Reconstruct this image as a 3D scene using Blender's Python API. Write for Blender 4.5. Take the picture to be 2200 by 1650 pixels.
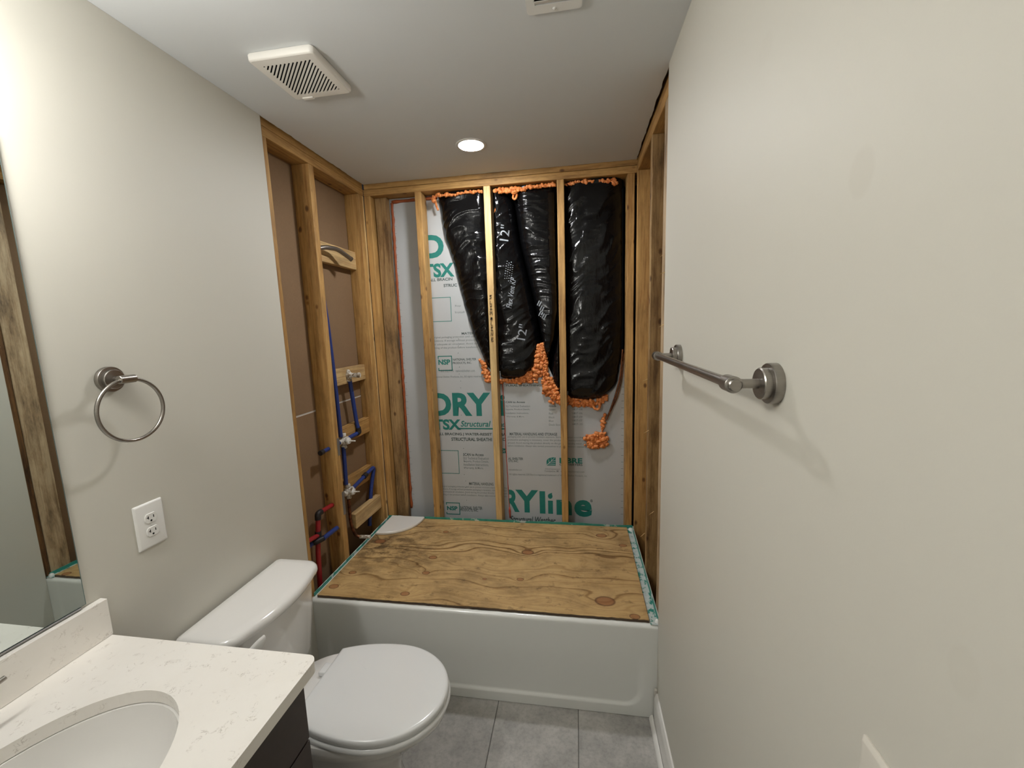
import bpy, bmesh, math, random
from mathutils import Vector, Matrix, noise as mnoise

for _o in list(bpy.data.objects):
    bpy.data.objects.remove(_o, do_unlink=True)
scene = bpy.context.scene
COL = scene.collection
random.seed(7)

# ------------------------------------------------------------------ camera
CAM = Vector((1.1881, -2.3276, 1.6074))
YAW, PITCH, ROLL = math.radians(-9.0083), math.radians(-7.9692), math.radians(-1.8532)
_fw = Vector((math.sin(YAW)*math.cos(PITCH), math.cos(YAW)*math.cos(PITCH), math.sin(PITCH)))
_r = Vector((math.cos(YAW), -math.sin(YAW), 0)); _u = _r.cross(_fw)
_r2 = _r*math.cos(ROLL) + _u*math.sin(ROLL); _u2 = -_r*math.sin(ROLL) + _u*math.cos(ROLL)
cam_data = bpy.data.cameras.new('camera'); cam = bpy.data.objects.new('camera', cam_data); COL.objects.link(cam)
cam_data.sensor_fit = 'HORIZONTAL'; cam_data.sensor_width = 36.0; cam_data.lens = 877.07/2200*36.0
cam_data.clip_start = 0.01
cam.matrix_world = Matrix((( _r2.x, _u2.x, -_fw.x, CAM.x), (_r2.y, _u2.y, -_fw.y, CAM.y), (_r2.z, _u2.z, -_fw.z, CAM.z), (0, 0, 0, 1)))
scene.camera = cam

# ------------------------------------------------------------------ world, exposure, lamp strengths
world = bpy.data.worlds.new('world'); scene.world = world; world.use_nodes = True
world.node_tree.nodes['Background'].inputs[0].default_value = (0.02, 0.02, 0.022, 1)
scene.view_settings.view_transform = 'Standard'; scene.view_settings.look = 'None'
scene.view_settings.gamma = 1.0; scene.view_settings.use_curve_mapping = False
scene.view_settings.exposure = -0.50
scene.cycles.max_bounces = 6; scene.cycles.diffuse_bounces = 4; scene.cycles.glossy_bounces = 4
scene.cycles.use_light_tree = False; scene.cycles.caustics_reflective = False; scene.cycles.caustics_refractive = False
CAN_STRENGTH = 520.0         # recessed lamp over the tub
VANITY_STRENGTH = 76.0       # shades of the vanity lamp
CAN_COLOR = (0.98, 0.985, 1.0); VANITY_COLOR = (1.0, 0.98, 0.94)

# ------------------------------------------------------------------ room dimensions (metres)
W = 1.4986; T = 0.0127; H = 2.443; D = 0.7966; ZT = 0.4146
XL = -T; XR = W + T          # stud faces left and right
SD = 0.0889; SW = 0.0381     # stud depth and width
YN = -2.95                   # wall behind the camera

# ------------------------------------------------------------------ materials
def srgb(r, g, b):
    f = lambda c: (c/255/12.92) if c/255 <= .04045 else ((c/255+.055)/1.055)**2.4
    return (f(r), f(g), f(b), 1)

class NT:
    def __init__(s, name):
        s.m = bpy.data.materials.new(name); s.m.use_nodes = True
        s.t = s.m.node_tree; s.p = s.t.nodes['Principled BSDF']
    def n(s, typ, **kw):
        nd = s.t.nodes.new(typ)
        for k, v in kw.items():
            if k.startswith('i_'):
                key = k[2:]; nd.inputs[int(key) if key.isdigit() else key].default_value = v
            else: setattr(nd, k, v)
        return nd
    def l(s, a, b): s.t.links.new(a, b)
    def math(s, op, a, b=None, c=None, clamp=False):
        nd = s.n('ShaderNodeMath', operation=op); nd.use_clamp = clamp
        for i, v in enumerate((a, b, c)):
            if v is None: continue
            if isinstance(v, (int, float)): nd.inputs[i].default_value = v
            else: s.l(v, nd.inputs[i])
        return nd.outputs[0]
    def mix(s, fac, a, b, mode='MIX'):
        nd = s.n('ShaderNodeMix', data_type='RGBA', blend_type=mode)
        for i, v in ((0, fac), (6, a), (7, b)):
            if isinstance(v, (int, float)): nd.inputs[i].default_value = v
            elif isinstance(v, tuple): nd.inputs[i].default_value = v
            else: s.l(v, nd.inputs[i])
        return nd.outputs[2]
    def ramp(s, fac, stops):
        nd = s.n('ShaderNodeValToRGB'); s.l(fac, nd.inputs[0]); e = nd.color_ramp.elements
        while len(e) < len(stops): e.new(.5)
        for i, (p, c) in enumerate(stops):
            e[i].position = p; e[i].color = c if isinstance(c, tuple) else (c, c, c, 1)
        return nd.outputs[0]
    def noise(s, vec, scale, detail=3, rough=.5, dist=0.0, dim='3D'):
        nd = s.n('ShaderNodeTexNoise', noise_dimensions=dim)
        nd.inputs['Scale'].default_value = scale; nd.inputs['Detail'].default_value = detail
        nd.inputs['Roughness'].default_value = rough; nd.inputs['Distortion'].default_value = dist
        if vec is not None: s.l(vec, nd.inputs['W' if dim == '1D' else 'Vector'])
        return nd.outputs[0]
    def coords(s, scale=(1, 1, 1), rand=True, rot=(0, 0, 0)):
        tc = s.n('ShaderNodeTexCoord'); v = tc.outputs['Object']
        if rand:
            oi = s.n('ShaderNodeObjectInfo'); k = s.math('MULTIPLY', oi.outputs['Random'], 37.0)
            va = s.n('ShaderNodeVectorMath', operation='ADD'); s.l(v, va.inputs[0]); s.l(k, va.inputs[1]); v = va.outputs[0]
        mp = s.n('ShaderNodeMapping'); s.l(v, mp.inputs[0]); mp.inputs['Scale'].default_value = scale; mp.inputs['Rotation'].default_value = rot
        return mp.outputs[0]
    def bump(s, h, strength=.2, dist=.002):
        nd = s.n('ShaderNodeBump'); nd.inputs['Strength'].default_value = strength; nd.inputs['Distance'].default_value = dist
        s.l(h, nd.inputs['Height']); s.l(nd.outputs[0], s.p.inputs['Normal'])
    def set(s, **kw):
        for k, v in kw.items():
            k = k.replace('_', ' ')
            if isinstance(v, (int, float, tuple)): s.p.inputs[k].default_value = v
            else: s.l(v, s.p.inputs[k])
        return s.m

def plain(name, col, rough=.5, metal=0.0, spec=.5, coat=0.0):
    t = NT(name); t.p.inputs['Base Color'].default_value = col; t.p.inputs['Roughness'].default_value = rough
    t.p.inputs['Metallic'].default_value = metal; t.p.inputs['Specular IOR Level'].default_value = spec
    t.p.inputs['Coat Weight'].default_value = coat; t.p.inputs['Coat Roughness'].default_value = .05
    return t.m

def paint(name, col, rough=.6, bump=.06):
    t = NT(name); c = t.coords((1, 1, 1), rand=False)
    n1 = t.noise(c, 260, 1); n2 = t.noise(c, 1.7, 2)
    col2 = tuple(x*.96 for x in col[:3]) + (1,)
    t.bump(n1, bump, .001)
    return t.set(Base_Color=t.mix(n2, col, col2), Roughness=rough)

def wood(name, axis, light, dark, stain=.3, knots=.8):
    t = NT(name); i = 'xyz'.index(axis)
    def sc(a, b): v = [a, a, a]; v[i] = b; return tuple(v)
    n1 = t.noise(t.coords(sc(30, 1.6)), 1, 5, .65, 1.6)
    base = t.ramp(n1, [(.3, dark), (.52, light), (.75, tuple(x*1.12 for x in light[:3]) + (1,))])
    n2 = t.noise(t.coords(sc(160, 5)), 1, 3, .6)
    base = t.mix(.45, base, t.ramp(n2, [(.3, .5), (.6, 1.0)]), 'MULTIPLY')
    vo = t.n('ShaderNodeTexVoronoi'); t.l(t.coords(sc(24, 15)), vo.inputs['Vector']); vo.inputs['Scale'].default_value = 1
    k = t.ramp(vo.outputs['Distance'], [(.10, (.10, .05, .03, 1)), (.17, (.36, .24, .15, 1)), (.27, (1, 1, 1, 1))])
    cr = t.n('ShaderNodeSeparateColor'); t.l(vo.outputs['Color'], cr.inputs[0])
    base = t.mix(t.math('MULTIPLY', t.math('GREATER_THAN', cr.outputs[0], .86), knots), base, k, 'MULTIPLY')
    n3 = t.noise(t.coords(sc(14, 3.4)), 1, 6, .72)
    st = t.ramp(n3, [(.34, (.12, .09, .07, 1)), (.46, (.62, .56, .5, 1)), (.58, (1, 1, 1, 1))])
    base = t.mix(stain, base, st, 'MULTIPLY')
    t.bump(n2, .25, .0012)
    return t.set(Base_Color=base, Roughness=.62)

WL = srgb(196, 154, 92); WD = srgb(160, 114, 60)
wood_z = wood('framing_lumber_upright', 'z', WL, WD, .45)
wood_y = wood('framing_lumber_along_room', 'y', WL, WD, .5)
wood_x = wood('framing_lumber_across_room', 'x', WL, WD, .55)
wood_old_z = wood('weathered_lumber_upright', 'z', srgb(170, 138, 92), srgb(120, 88, 52), .75)
wood_pale_z = wood('pale_lumber_upright', 'z', srgb(222, 190, 132), srgb(198, 158, 98), .25)
wood_pale_y = wood('pale_lumber_along_room', 'y', srgb(212, 182, 130), srgb(180, 142, 92), .4)
wood_mould_z = wood('mould_blotched_lumber', 'z', srgb(196, 172, 138), srgb(168, 142, 108), .8, .5)
wood_dark_z = wood('dark_damp_lumber', 'z', srgb(120, 84, 46), srgb(74, 50, 28), .8)

wall_paint = paint('greige_wall_paint', srgb(207, 204, 193), .55)
def patched_paint():
    """wall paint with three faint spackle touch-ups"""
    t = NT('touched_up_wall_paint'); tc = t.n('ShaderNodeTexCoord'); sp = t.n('ShaderNodeSeparateXYZ'); t.l(tc.outputs['Object'], sp.inputs[0])
    oy = (YN-D)/2; m = None
    for (y, z, ry, rz, k) in ((-1.800, 1.762, .020, .026, .45), (-1.537, 2.042, .024, .022, .2), (-1.978, 1.316, .014, .022, .3)):
        dy = t.math('MULTIPLY', t.math('SUBTRACT', sp.outputs[1], y-oy), 1/ry); dz = t.math('MULTIPLY', t.math('SUBTRACT', sp.outputs[2], z), 1/rz)
        d2 = t.math('ADD', t.math('MULTIPLY', dy, dy), t.math('MULTIPLY', dz, dz))
        q = t.math('MULTIPLY', t.math('MULTIPLY', t.math('SUBTRACT', 1.3, d2, clamp=True), 1.8, clamp=True), k)
        m = q if m is None else t.math('MAXIMUM', m, q)
    c = t.coords((1, 1, 1), rand=False); t.bump(t.noise(c, 260, 1), .06, .001)
    a = srgb(207, 204, 193); b = t.mix(t.noise(c, 1.7, 2), a, tuple(x*.96 for x in a[:3])+(1,))
    return t.set(Base_Color=t.mix(m, b, srgb(198, 194, 182)), Roughness=.55)
wall_paint_right = patched_paint()
ceiling_paint = paint('ceiling_paint', srgb(216, 219, 220), .7)
trim_paint = plain('white_trim_paint', srgb(232, 230, 225), .35)
gypsum = plain('gypsum_core', srgb(206, 200, 190), .9)

def kraft():
    t = NT('brown_drywall_paper'); c = t.coords((1, 1, 1)); n = t.noise(c, 3, 4); n2 = t.noise(c, 120, 2)
    return t.set(Base_Color=t.mix(t.math('MULTIPLY', n2, .35), t.mix(n, srgb(148, 120, 90), srgb(124, 98, 70)), srgb(108, 84, 60)), Roughness=.85)
drywall_back = kraft()
drywall_edge = plain('white_drywall_joint', srgb(205, 200, 192), .8)

def tile():
    t = NT('grey_stone_tile'); c = t.coords((1, 1, 1))
    n1 = t.noise(c, 9, 6, .65); n2 = t.noise(c, 70, 4, .6); n3 = t.noise(c, 2.2, 3)
    b = t.ramp(n1, [(.3, srgb(152, 150, 146)), (.55, srgb(180, 177, 172)), (.75, srgb(198, 195, 190))])
    b = t.mix(.45, b, t.ramp(n2, [(.32, .62), (.55, 1.0)]), 'MULTIPLY')
    b = t.mix(.3, b, t.ramp(n3, [(.35, .8), (.6, 1.0)]), 'MULTIPLY')
    t.bump(n2, .12, .001)
    return t.set(Base_Color=b, Roughness=.42)
tile_mat = tile()
grout = plain('grey_grout', srgb(126, 124, 120), .9)

def enamel(name, col, rough):
    t = NT(name)
    t.p.inputs['Coat Weight'].default_value = .4; t.p.inputs['Coat Roughness'].default_value = .06
    n = t.noise(t.coords((1, 1, 1)), 2.0, 2)
    return t.set(Base_Color=t.mix(n, col, tuple(x*.97 for x in col[:3]) + (1,)), Roughness=rough)
tub_white = enamel('tub_enamel', srgb(232, 233, 228), .24)
china = enamel('vitreous_china', srgb(234, 232, 228), .12)
seat_plastic = enamel('white_seat_plastic', srgb(234, 235, 234), .22)
white_plastic = plain('white_plastic', srgb(232, 231, 227), .35)
fan_plastic = plain('cream_fan_plastic', srgb(236, 233, 226), .45)
acrylic = enamel('white_shelf_acrylic', srgb(232, 230, 224), .3)
dark_gap = plain('dark_cavity', (.006, .005, .005, 1), .9)

def brushed():
    t = NT('brushed_nickel'); n = t.noise(t.coords((30, 30, 400)), 1, 2)
    return t.set(Base_Color=t.mix(n, (.29, .27, .245, 1), (.38, .355, .325, 1)), Metallic=1.0, Roughness=t.math('MULTIPLY_ADD', n, .14, .24))
nickel = brushed()
chrome = plain('polished_chrome', (.7, .7, .7, 1), .08, 1.0)
mirror_glass = plain('silvered_mirror', (.72, .78, .76, 1), .0, 1.0)
mirror_edge = plain('mirror_glass_edge', srgb(120, 140, 138), .15, .2)
cab_brown = NT('dark_espresso_laminate')
cab_brown = cab_brown.set(Base_Color=cab_brown.mix(cab_brown.noise(cab_brown.coords((3, 60, 60)), 1, 3), srgb(62, 50, 44), srgb(50, 40, 35)), Roughness=.45)

def quartz():
    t = NT('white_veined_quartz'); c = t.coords((1, 1, 1), rand=False)
    n = t.noise(c, 46, 4, .6, .9); d = t.math('ABSOLUTE', t.math('SUBTRACT', n, .5))
    line = t.math('SUBTRACT', 1.0, t.math('MULTIPLY', d, 38), clamp=True)
    mask = t.ramp(t.noise(c, 30, 4, .6), [(.54, 0.0), (.64, 1.0)])
    broad = t.ramp(t.noise(c, 5, 5, .7), [(.42, 0.0), (.7, .35)])
    b = t.mix(broad, srgb(242, 238, 231), srgb(232, 226, 217))
    b = t.mix(t.math('MULTIPLY', t.math('MULTIPLY', line, mask), .6), b, srgb(168, 158, 146))
    return t.set(Base_Color=b, Roughness=.22)
quartz_mat = quartz()

def sheath():
    t = NT('silver_sheathing_face'); c = t.coords((1, 1, 1)); n = t.noise(c, 3.5, 4); n2 = t.noise(c, 90, 2)
    b = t.mix(n, srgb(190, 193, 193), srgb(172, 175, 176))
    t.bump(n2, .05, .001)
    return t.set(Base_Color=b, Roughness=.5)
sheath_mat = sheath()
def ink(name, a, b_):
    t = NT(name); n = t.noise(t.coords((1, 1, 1)), 60, 3)
    return t.set(Base_Color=t.mix(n, a, b_), Roughness=.6)
ink_green = ink('teal_ink', srgb(18, 112, 102), srgb(34, 124, 114))
ink_dark = ink('dark_grey_ink', srgb(66, 78, 76), srgb(84, 96, 94))
ink_grey = ink('grey_fine_print_ink', srgb(112, 118, 118), srgb(128, 134, 134))
ink_pale = ink('pale_duct_ink', srgb(150, 155, 160), srgb(112, 117, 122))
marker = plain('black_marker', (.012, .011, .011, 1), .7)

def film():
    t = NT('black_duct_film'); c = t.coords((1, 1, 1), rot=(0, .6, 0), rand=False)
    m1 = t.coords((26, 10, 8), rot=(0, .9, 0)); m2 = t.coords((8, 8, 40), rot=(0, .5, 0))
    h = t.math('ADD', t.noise(m1, 1, 4, .6, 1.2), t.math('MULTIPLY', t.noise(m2, 1, 2, .5, .6), .15))
    t.bump(h, .32, .007)
    return t.set(Base_Color=(.003, .003, .0034, 1), Roughness=.15, Specular_IOR_Level=.32)
duct_film = film()

def foam():
    t = NT('orange_spray_foam'); c = t.coords((1, 1, 1), rand=False); n = t.noise(c, 60, 4); n2 = t.noise(c, 220, 2)
    t.bump(n2, .3, .002)
    b = t.ramp(n, [(.3, srgb(176, 92, 38)), (.55, srgb(224, 138, 72)), (.8, srgb(242, 176, 120))])
    return t.set(Base_Color=b, Roughness=.55)
foam_mat = foam()
caulk_mat = ink('red_orange_sealant', srgb(168, 86, 40), srgb(128, 62, 30))
red_line = ink('red_seam_sealant', srgb(176, 62, 46), srgb(206, 104, 80))

pex_blue = plain('blue_pex', srgb(38, 58, 124), .38)
pex_red = plain('red_pex', srgb(158, 36, 42), .38)
fitting_black = plain('black_fitting', srgb(34, 30, 30), .5)
copper = NT('aged_copper')
copper = copper.set(Base_Color=copper.ramp(copper.noise(copper.coords((1, 1, 1)), 50, 4), [(.35, srgb(84, 52, 34)), (.6, srgb(128, 80, 52))]), Metallic=.7, Roughness=.42)
brass_old = NT('white_crusted_brass')
brass_old = brass_old.set(Base_Color=brass_old.ramp(brass_old.noise(brass_old.coords((1, 1, 1)), 55, 4), [(.36, srgb(120, 100, 72)), (.5, srgb(205, 200, 190)), (.7, srgb(232, 230, 224))]), Roughness=.55)
galv = plain('galvanised_plate', srgb(150, 148, 146), .4, .8)

def membrane():
    t = NT('teal_membrane_with_white_residue'); c = t.coords((1, 1, 1), rand=False)
    n = t.noise(c, 24, 5, .75)
    return t.set(Base_Color=t.ramp(n, [(.43, srgb(48, 134, 120)), (.47, srgb(190, 200, 196)), (.8, srgb(216, 220, 216))]), Roughness=.45)
membrane_mat = membrane()
def membrane2():
    t = NT('teal_membrane'); c = t.coords((1, 1, 1), rand=False)
    n = t.noise(c, 14, 4, .6)
    return t.set(Base_Color=t.ramp(n, [(.35, srgb(46, 132, 116)), (.56, srgb(62, 152, 136)), (.62, srgb(190, 206, 200))]), Roughness=.45)
membrane_teal = membrane2()

KNOTS = [(1.3015, -.684, .040), (.927, -.336, .030), (.919, -.570, .016), (.440, -.433, .021), (.414, -.730, .020), (.082, -.304, .030), (.424, -.165, .016),
         (1.320, -.125, .028), (1.427, -.219, .020), (.055, -.715, .022), (.085, -.602, .018), (.452, -.567, .018), (1.414, -.766, .020), (.75, -.585, .010)]
def plywood(ox, oy):
    t = NT('plywood_face_veneer'); tc = t.n('ShaderNodeTexCoord'); sp = t.n('ShaderNodeSeparateXYZ'); t.l(tc.outputs['Object'], sp.inputs[0])
    X, Y = sp.outputs[0], sp.outputs[1]
    c1 = t.coords((1.4, 3.6, 1), rand=False); c2 = t.coords((6, 40, 1), rand=False)
    h = t.math('ADD', Y, t.math('MULTIPLY', t.noise(c1, 1, 2, .5), .40))
    h = t.math('ADD', h, t.math('MULTIPLY', t.noise(c2, 1, 3, .5), .012))
    dark = None; ring = None
    for (kx, ky, r) in KNOTS:
        dx = t.math('MULTIPLY', t.math('SUBTRACT', X, kx-ox), 1/(r*1.0)); dy = t.math('MULTIPLY', t.math('SUBTRACT', Y, ky-oy), 1/(r*.72))
        d2 = t.math('ADD', t.math('MULTIPLY', dx, dx), t.math('MULTIPLY', dy, dy))
        bul = t.math('MULTIPLY', t.math('POWER', 2.71828, t.math('MULTIPLY', d2, -.16)), r*2.6)
        h = t.math('ADD', h, bul)
        m = t.math('SUBTRACT', 1.25, d2, clamp=True); m = t.math('MULTIPLY', m, 2.2, clamp=True)
        dark = m if dark is None else t.math('MAXIMUM', dark, m)
        rr = t.math('SUBTRACT', 1.0, t.math('MULTIPLY', t.math('ABSOLUTE', t.math('SUBTRACT', d2, 1.0)), 2.6), clamp=True)
        ring = rr if ring is None else t.math('MAXIMUM', ring, rr)
    g = t.noise(t.math('MULTIPLY', h, 52.0), 1, 2, .5, dim='1D')
    b = t.ramp(g, [(.30, srgb(142, 108, 64)), (.37, srgb(182, 148, 96)), (.5, srgb(198, 165, 112)), (.8, srgb(206, 174, 122))])
    fine = t.noise(t.coords((5, 220, 1), rand=False), 1, 3, .6)
    b = t.mix(.3, b, t.ramp(fine, [(.3, .6), (.6, 1.0)]), 'MULTIPLY')
    blot = t.ramp(t.noise(t.coords((4, 7, 1), rand=False), 1, 6, .7), [(.34, (.42, .38, .34, 1)), (.52, (.9, .88, .86, 1)), (.6, (1, 1, 1, 1))])
    b = t.mix(.75, b, blot, 'MULTIPLY')
    spots = t.ramp(t.noise(t.coords((14, 20, 1), rand=False), 1, 6, .7), [(.34, (.25, .2, .15, 1)), (.43, (1, 1, 1, 1))])
    b = t.mix(.55, b, spots, 'MULTIPLY')
    # damp mould stains with their own shape in the far left corner of the sheet
    sx = t.math('MULTIPLY', t.math('SUBTRACT', X, .13-ox), 3.4); sy = t.math('MULTIPLY', t.math('SUBTRACT', Y, -.36-oy), 4.4)
    far = t.math('ADD', t.math('MULTIPLY', sx, sx), t.math('MULTIPLY', sy, sy))
    mould = t.math('MULTIPLY', t.math('POWER', 2.71828, t.math('MULTIPLY', far, -1.2)), t.ramp(t.noise(t.coords((10, 14, 1), rand=False), 1, 5, .7), [(.42, 0.0), (.58, 1.0)]))
    b = t.mix(t.math('MULTIPLY', mould, .85), b, srgb(74, 56, 36))
    b = t.mix(t.math('MULTIPLY', dark, .7), b, srgb(146, 92, 54))
    b = t.mix(t.math('MULTIPLY', ring, .75), b, srgb(76, 44, 24))
    t.bump(fine, .15, .001)
    return t.set(Base_Color=b, Roughness=.5)
ply_edge = wood('plywood_core_edge', 'x', srgb(96, 78, 62), srgb(62, 50, 42), .6, 0)

def emit(name, col, strength):
    t = NT(name); t.set(Base_Color=(1, 1, 1, 1), Emission_Color=col + (1,), Emission_Strength=strength); return t.m

# ------------------------------------------------------------------ object helpers
ORG = {}
def empty(name, loc, parent=None):
    o = bpy.data.objects.new(name, None); COL.objects.link(o); o.empty_display_size = .05
    ORG[o.name] = Vector(loc)
    if parent is not None: o.parent = parent; o.location = Vector(loc) - ORG[parent.name]
    else: o.location = loc
    return o
def tag(o, label=None, cat=None, group=None, kind=None):
    if label: o['label'] = label
    if cat: o['category'] = cat
    if group: o['group'] = group
    if kind: o['kind'] = kind
    return o
def obj(name, bm, mat, parent=None, origin=None, smooth=None, label=None):
    """bm holds world coordinates; the object gets its origin at the bottom centre of its box"""
    if isinstance(bm, bmesh.types.BMesh):
        me = bpy.data.meshes.new(name); bm.to_mesh(me); bm.free()
    else: me = bm; me.name = name
    co = [v.co for v in me.vertices]
    if origin is None:
        xs = [c.x for c in co]; ys = [c.y for c in co]; zs = [c.z for c in co]
        origin = Vector(((min(xs)+max(xs))/2, (min(ys)+max(ys))/2, min(zs)))
    origin = Vector(origin)
    me.transform(Matrix.Translation(-origin))
    if isinstance(mat, (list, tuple)):
        for m in mat: me.materials.append(m)
    else: me.materials.append(mat)
    if smooth is not None:
        me.shade_smooth()
        if smooth < 180: me.set_sharp_from_angle(angle=math.radians(smooth))
    o = bpy.data.objects.new(name, me); COL.objects.link(o)
    ORG[o.name] = origin
    if parent is not None: o.parent = parent; o.location = origin - ORG[parent.name]
    else: o.location = origin
    if label: o['label'] = label
    return o

def bm_new(): return bmesh.new()
def add_box(bm, x0, y0, z0, x1, y1, z1, bev=0.0, seg=2):
    t = bmesh.new()
    bmesh.ops.create_cube(t, size=1.0)
    for v in t.verts:
        v.co = Vector(((x0+x1)/2 + v.co.x*(x1-x0), (y0+y1)/2 + v.co.y*(y1-y0), (z0+z1)/2 + v.co.z*(z1-z0)))
    if bev > 0: bmesh.ops.bevel(t, geom=list(t.edges), offset=bev, segments=seg, affect='EDGES', profile=.5)
    merge(bm, t); return bm
def merge(bm, t):
    me = bpy.data.meshes.new('tmp'); t.to_mesh(me); t.free(); bm.from_mesh(me); bpy.data.meshes.remove(me)
def box(*a, **k): return add_box(bm_new(), *a, **k)
def board(x0, y0, z0, x1, y1, z1, axis='z', bev=.003, jit=.0008, seed=0):
    """a piece of lumber: eased edges, cut into lengths and slightly uneven"""
    bm = box(x0, y0, z0, x1, y1, z1, bev=bev, seg=2)
    i = 'xyz'.index(axis); lo = (x0, y0, z0)[i]; hi = (x1, y1, z1)[i]; n = max(2, int((hi-lo)/.12))
    for k in range(1, n):
        co = [0, 0, 0]; co[i] = lo + (hi-lo)*k/n; no = [0, 0, 0]; no[i] = 1
        bmesh.ops.bisect_plane(bm, geom=list(bm.verts)+list(bm.edges)+list(bm.faces), plane_co=co, plane_no=no)
    for v in bm.verts:
        q = mnoise.noise_vector(Vector((v.co.x*9+seed*3.1, v.co.y*9+seed, v.co.z*9)))
        q[i] = 0; v.co += Vector(q)*jit*1.6
    return bm
def add_tube(bm, pts, r, seg=12, closed=False, cap=True, bend=0.0):
    P = [Vector(p) for p in pts]
    if bend > 0 and len(P) > 2:
        Q = [P[0]]
        for i in range(1, len(P)-1):
            a = (P[i-1]-P[i]); b = (P[i+1]-P[i]); q = min(bend, a.length*.45, b.length*.45)
            s = P[i]+a.normalized()*q; e = P[i]+b.normalized()*q
            for k in range(6):
                u = k/5; Q.append(s*(1-u)**2 + P[i]*2*u*(1-u) + e*u*u)
        Q.append(P[-1]); P = Q
    n = len(P); rings = []
    tan = []
    for i in range(n):
        if closed: t_ = P[(i+1) % n]-P[i-1]
        else: t_ = P[min(i+1, n-1)]-P[max(i-1, 0)]
        tan.append(t_.normalized())
    up = Vector((0, 0, 1)) if abs(tan[0].z) < .9 else Vector((1, 0, 0))
    nv = (up - tan[0]*up.dot(tan[0])).normalized()
    for i in range(n):
        nv = (nv - tan[i]*nv.dot(tan[i])).normalized(); bv = tan[i].cross(nv)
        rr = r[i] if isinstance(r, (list, tuple)) else r
        rings.append([bm.verts.new(P[i] + (nv*math.cos(a)+bv*math.sin(a))*rr) for a in [2*math.pi*k/seg for k in range(seg)]])
    for i in range(n if closed else n-1):
        A, B = rings[i], rings[(i+1) % n]
        for k in range(seg): bm.faces.new((A[k], A[(k+1) % seg], B[(k+1) % seg], B[k]))
    if not closed and cap:
        bm.faces.new(list(reversed(rings[0]))); bm.faces.new(rings[-1])
    return bm
def tube(pts, r, **k): return add_tube(bm_new(), pts, r, **k)
def loft(rings, cap0=True, cap1=True, bm=None):
    bm = bm or bm_new(); R = [[bm.verts.new(p) for p in ring] for ring in rings]; n = len(R[0])
    for A, B in zip(R, R[1:]):
        for k in range(n): bm.faces.new((A[k], A[(k+1) % n], B[(k+1) % n], B[k]))
    if cap0: bm.faces.new(list(reversed(R[0])))
    if cap1: bm.faces.new(R[-1])
    bmesh.ops.recalc_face_normals(bm, faces=list(bm.faces))
    return bm
def lathe(prof, o, ax, seg=32, bm=None):
    """prof: (radius, distance along axis) from the base outwards"""
    o = Vector(o); ax = Vector(ax).normalized(); up = Vector((0, 0, 1)) if abs(ax.z) < .9 else Vector((1, 0, 0))
    e1 = (up-ax*up.dot(ax)).normalized(); e2 = ax.cross(e1)
    return loft([[o+ax*h+(e1*math.cos(2*math.pi*k/seg)+e2*math.sin(2*math.pi*k/seg))*max(r, 1e-5) for k in range(seg)] for r, h in prof], bm=bm)
def plate(outer, holes, f, th):
    """flat plate with holes; outlines in 2-D, f(u,v,w) maps to the world, w runs 0..th"""
    bm = bm_new(); loops = []
    for lp in [outer]+holes:
        vs = [bm.verts.new((u, v, 0)) for u, v in lp]; es = [bm.edges.new((vs[i], vs[(i+1) % len(vs)])) for i in range(len(vs))]
        loops.append((vs, es))
    bmesh.ops.triangle_fill(bm, use_beauty=True, use_dissolve=False, edges=[e for _, es in loops for e in es])
    tris = [[v.index for v in fc.verts] for fc in (bm.verts.index_update() or bm.faces)]
    pts = [(v.co.x, v.co.y) for v in bm.verts]; idx = [[v.index for v in vs] for vs, _ in loops]
    bm.free(); out = bm_new()
    a = [out.verts.new(f(u, v, 0)) for u, v in pts]; b = [out.verts.new(f(u, v, th)) for u, v in pts]
    for t3 in tris:
        out.faces.new([a[i] for i in t3]); out.faces.new([b[i] for i in reversed(t3)])
    for lp in idx:
        for i in range(len(lp)):
            j = (i+1) % len(lp); out.faces.new((a[lp[i]], a[lp[j]], b[lp[j]], b[lp[i]]))
    bmesh.ops.recalc_face_normals(out, faces=list(out.faces))
    return out
def rrect(x0, y0, x1, y1, r, seg=6):
    rs = r if isinstance(r, (list, tuple)) else (r,)*4; o = []
    for (cx, cy, a0, q) in ((x1, y1, 0, rs[0]), (x0, y1, 90, rs[1]), (x0, y0, 180, rs[2]), (x1, y0, 270, rs[3])):
        sx = -1 if cx == x1 else 1; sy = -1 if cy == y1 else 1
        for k in range(seg+1):
            a = math.radians(a0+90*k/seg); o.append((cx+sx*q+q*math.cos(a), cy+sy*q+q*math.sin(a)))
    return o
_fc = bpy.data.curves.new('font_source', 'FONT'); _fo = bpy.data.objects.new('font_source', _fc)
def text_mesh(s, bold=0.0, shear=0.0, res=3, spacing=1.0):
    _fc.body = s; _fc.size = 1.0; _fc.offset = bold; _fc.shear = shear; _fc.resolution_u = res; _fc.fill_mode = 'FRONT'; _fc.space_character = spacing
    COL.objects.link(_fo); dg = bpy.context.evaluated_depsgraph_get(); dg.update()
    me = bpy.data.meshes.new_from_object(_fo.evaluated_get(dg)); COL.objects.unlink(_fo); me.materials.clear()
    return me
def fit_text(s, f, x0, z0, x1, z1, bold=0.0, shear=0.0, res=3, keep=None):
    """lettering scaled to the rectangle x0..x1, z0..z1; f maps (x,z) to the world"""
    me = text_mesh(s, bold, shear, res)
    xs = [v.co.x for v in me.vertices]; ys = [v.co.y for v in me.vertices]
    a, b, c, d = min(xs), max(xs), min(ys), max(ys)
    for v in me.vertices:
        v.co = f(x0+(v.co.x-a)/(b-a)*(x1-x0), z0+(v.co.y-c)/(d-c)*(z1-z0))
    return me

# ================================================================== STRUCTURE
def structure(name, loc=(0, 0, 0)):
    return tag(empty(name, loc), kind='structure')

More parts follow.
